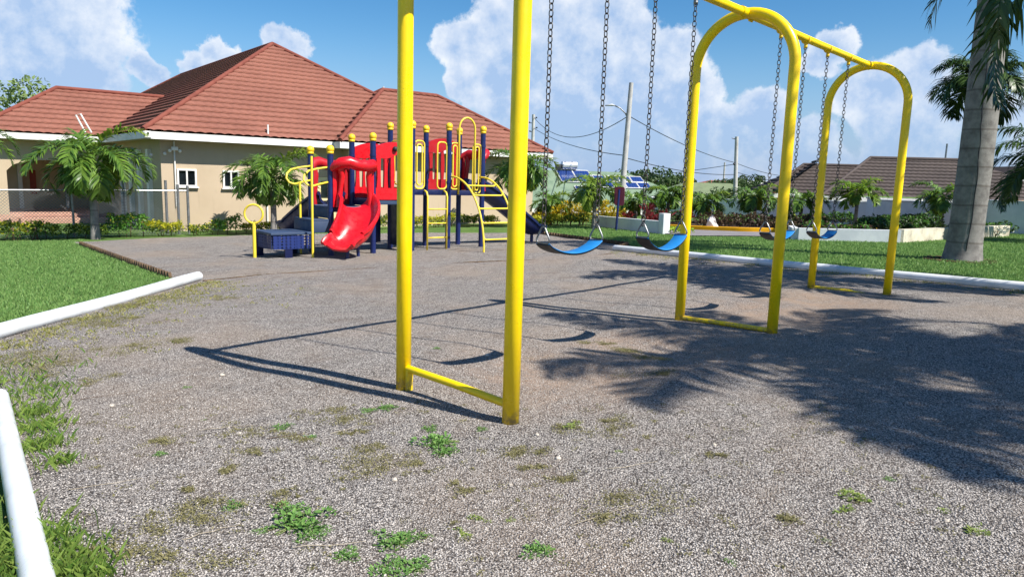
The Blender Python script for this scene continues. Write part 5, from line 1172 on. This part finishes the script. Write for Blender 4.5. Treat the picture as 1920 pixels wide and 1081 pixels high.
# loose pebbles near the camera, and pale stones, twigs
n = 110000; yy = 1.9 + 5.5 * rng.uniform(size=n) ** 1.7; xx = rng.uniform(-1, 1, n) * (yy * .80 + .3); k = inpoly(xx, yy, GRAVEL); xx, yy = xx[k], yy[k]; n = len(xx)
s_ = rng.uniform(.0022, .0058, n); oct_ = np.array([[1, 0, 0], [0, 1, 0], [-1, 0, 0], [0, -1, 0], [0, 0, .8], [0, 0, -.8]]); of = np.array([[0, 1, 4], [1, 2, 4], [2, 3, 4], [3, 0, 4], [1, 0, 5], [2, 1, 5], [3, 2, 5], [0, 3, 5]])
a = rng.uniform(0, 6.28, n); jit = 1 + rng.uniform(-.35, .35, (n, 6, 3)); Vp = oct_[None] * jit * s_[:, None, None]; ca, sa = np.cos(a)[:, None], np.sin(a)[:, None]
Vx = Vp[..., 0] * ca - Vp[..., 1] * sa + xx[:, None]; Vy = Vp[..., 0] * sa + Vp[..., 1] * ca + yy[:, None]; Vz = Vp[..., 2] + (Zg(xx, yy) + .013)[:, None]
V = np.stack([Vx, Vy, Vz], -1).reshape(-1, 3); F = (of[None] + 6 * np.arange(n)[:, None, None]).reshape(-1, 3)
M = Mat('pebble', rough=.9, spec=.2); g_ = M.n('ShaderNodeNewGeometry'); r1 = M.n('ShaderNodeValToRGB'); M.l(g_.outputs['Random Per Island'], r1.inputs[0])
e = r1.color_ramp.elements; e[0].color = S(76, 70, 67); e[1].color = S(204, 197, 190); e[1].position = 1.0
for p_, c_ in ((.35, S(130, 124, 120)), (.7, S(176, 169, 162)), (.93, S(192, 185, 178))): q = r1.color_ramp.elements.new(p_); q.color = c_
M.color(r1.outputs[0]); tag(arrmesh('pebbles', V, F, M.m), 'loose grey and beige pebbles covering the gravel surface', 'pebbles', kind='stuff')
STN = simple('pale_stone', S(192, 182, 168), S(168, 158, 146), 20, .9)
STONES = [(.17, 3.96, .014), (.27, 3.60, .016), (-.55, 3.32, .015), (.02, 3.28, .011), (-1.55, 3.95, .010), (-2.6, 4.5, .016), (2.05, 4.1, .016), (1.15, 3.8, .012), (1.9, 2.9, .012), (-2.2, 5.3, .02), (-.2, 6.0, .018), (-.9, 2.4, .012)]
SLAB = ['near the right foot of the first arch', 'right of the first arch, lower', 'in the moss left of centre', 'in the centre foreground', 'on the left gravel by the moss', 'far left near the shadow tip', 'in the right palm shadow', 'right of centre by the shadow edge', 'at the lower right', 'left of the arch shadow', 'inside the first arch', 'at the bottom edge left of centre']
for i, (x, y, r_) in enumerate(STONES):
    mb = MB(); mb.sphere((x, y, float(Zg(x, y)) + .012 + r_ * .3), r_, 9, 6, .65); q = np.random.default_rng(i); mb.v = [(a + q.normal() * r_ * .1, b + q.normal() * r_ * .1, c + q.normal() * r_ * .06) for a, b, c in mb.v]
    tag(mb.build('stone', STN, None, 30), 'small pale stone ' + SLAB[i], 'stone', 'pale stones on the gravel')
TW = [((-1.65, 4.05), .30, .3, 'long dry twig left of the first arch'), ((-1.25, 3.9), .22, .5, 'dark twig lying in moss left of the first arch'), ((-2.75, 4.75), .35, .6, 'dark twig on the far left gravel'), ((-1.2, 2.75), .25, .7, 'pale twig in the left foreground moss'), ((-.7, 2.65), .3, .2, 'pale straw below the largest foreground weed'), ((.45, 2.95), .4, .55, 'thin pale stalk running right of centre'), ((.65, 3.5), .3, .4, 'pale straw right of the first arch'), ((-1.9, 3.2), .3, .5, 'thin twig by the left pipe'), ((-.95, 4.05), .25, .9, 'bent twig near the first arch shadow'), ((1.7, 2.95), .2, 2.0, 'dark twig beside the right foreground weed')]
for i, ((x, y), L_, a, lb) in enumerate(TW):
    q = np.random.default_rng(i + 40); pts = []
    for t in np.linspace(-.5, .5, 7): px_, py_ = x + math.cos(a) * L_ * t + q.normal() * .008, y + math.sin(a) * L_ * t + q.normal() * .008; pts.append((px_, py_, float(Zg(px_, py_)) + .02))
    mb = MB(); mb.tube(pts, [.0021 - .0002 * k for k in range(7)], 5); tag(mb.build('twig', TWIG if i in (1, 2, 9) else simple('dry_straw', S(176, 164, 144), S(150, 138, 118), 10, .9), None, True), lb, 'twig')
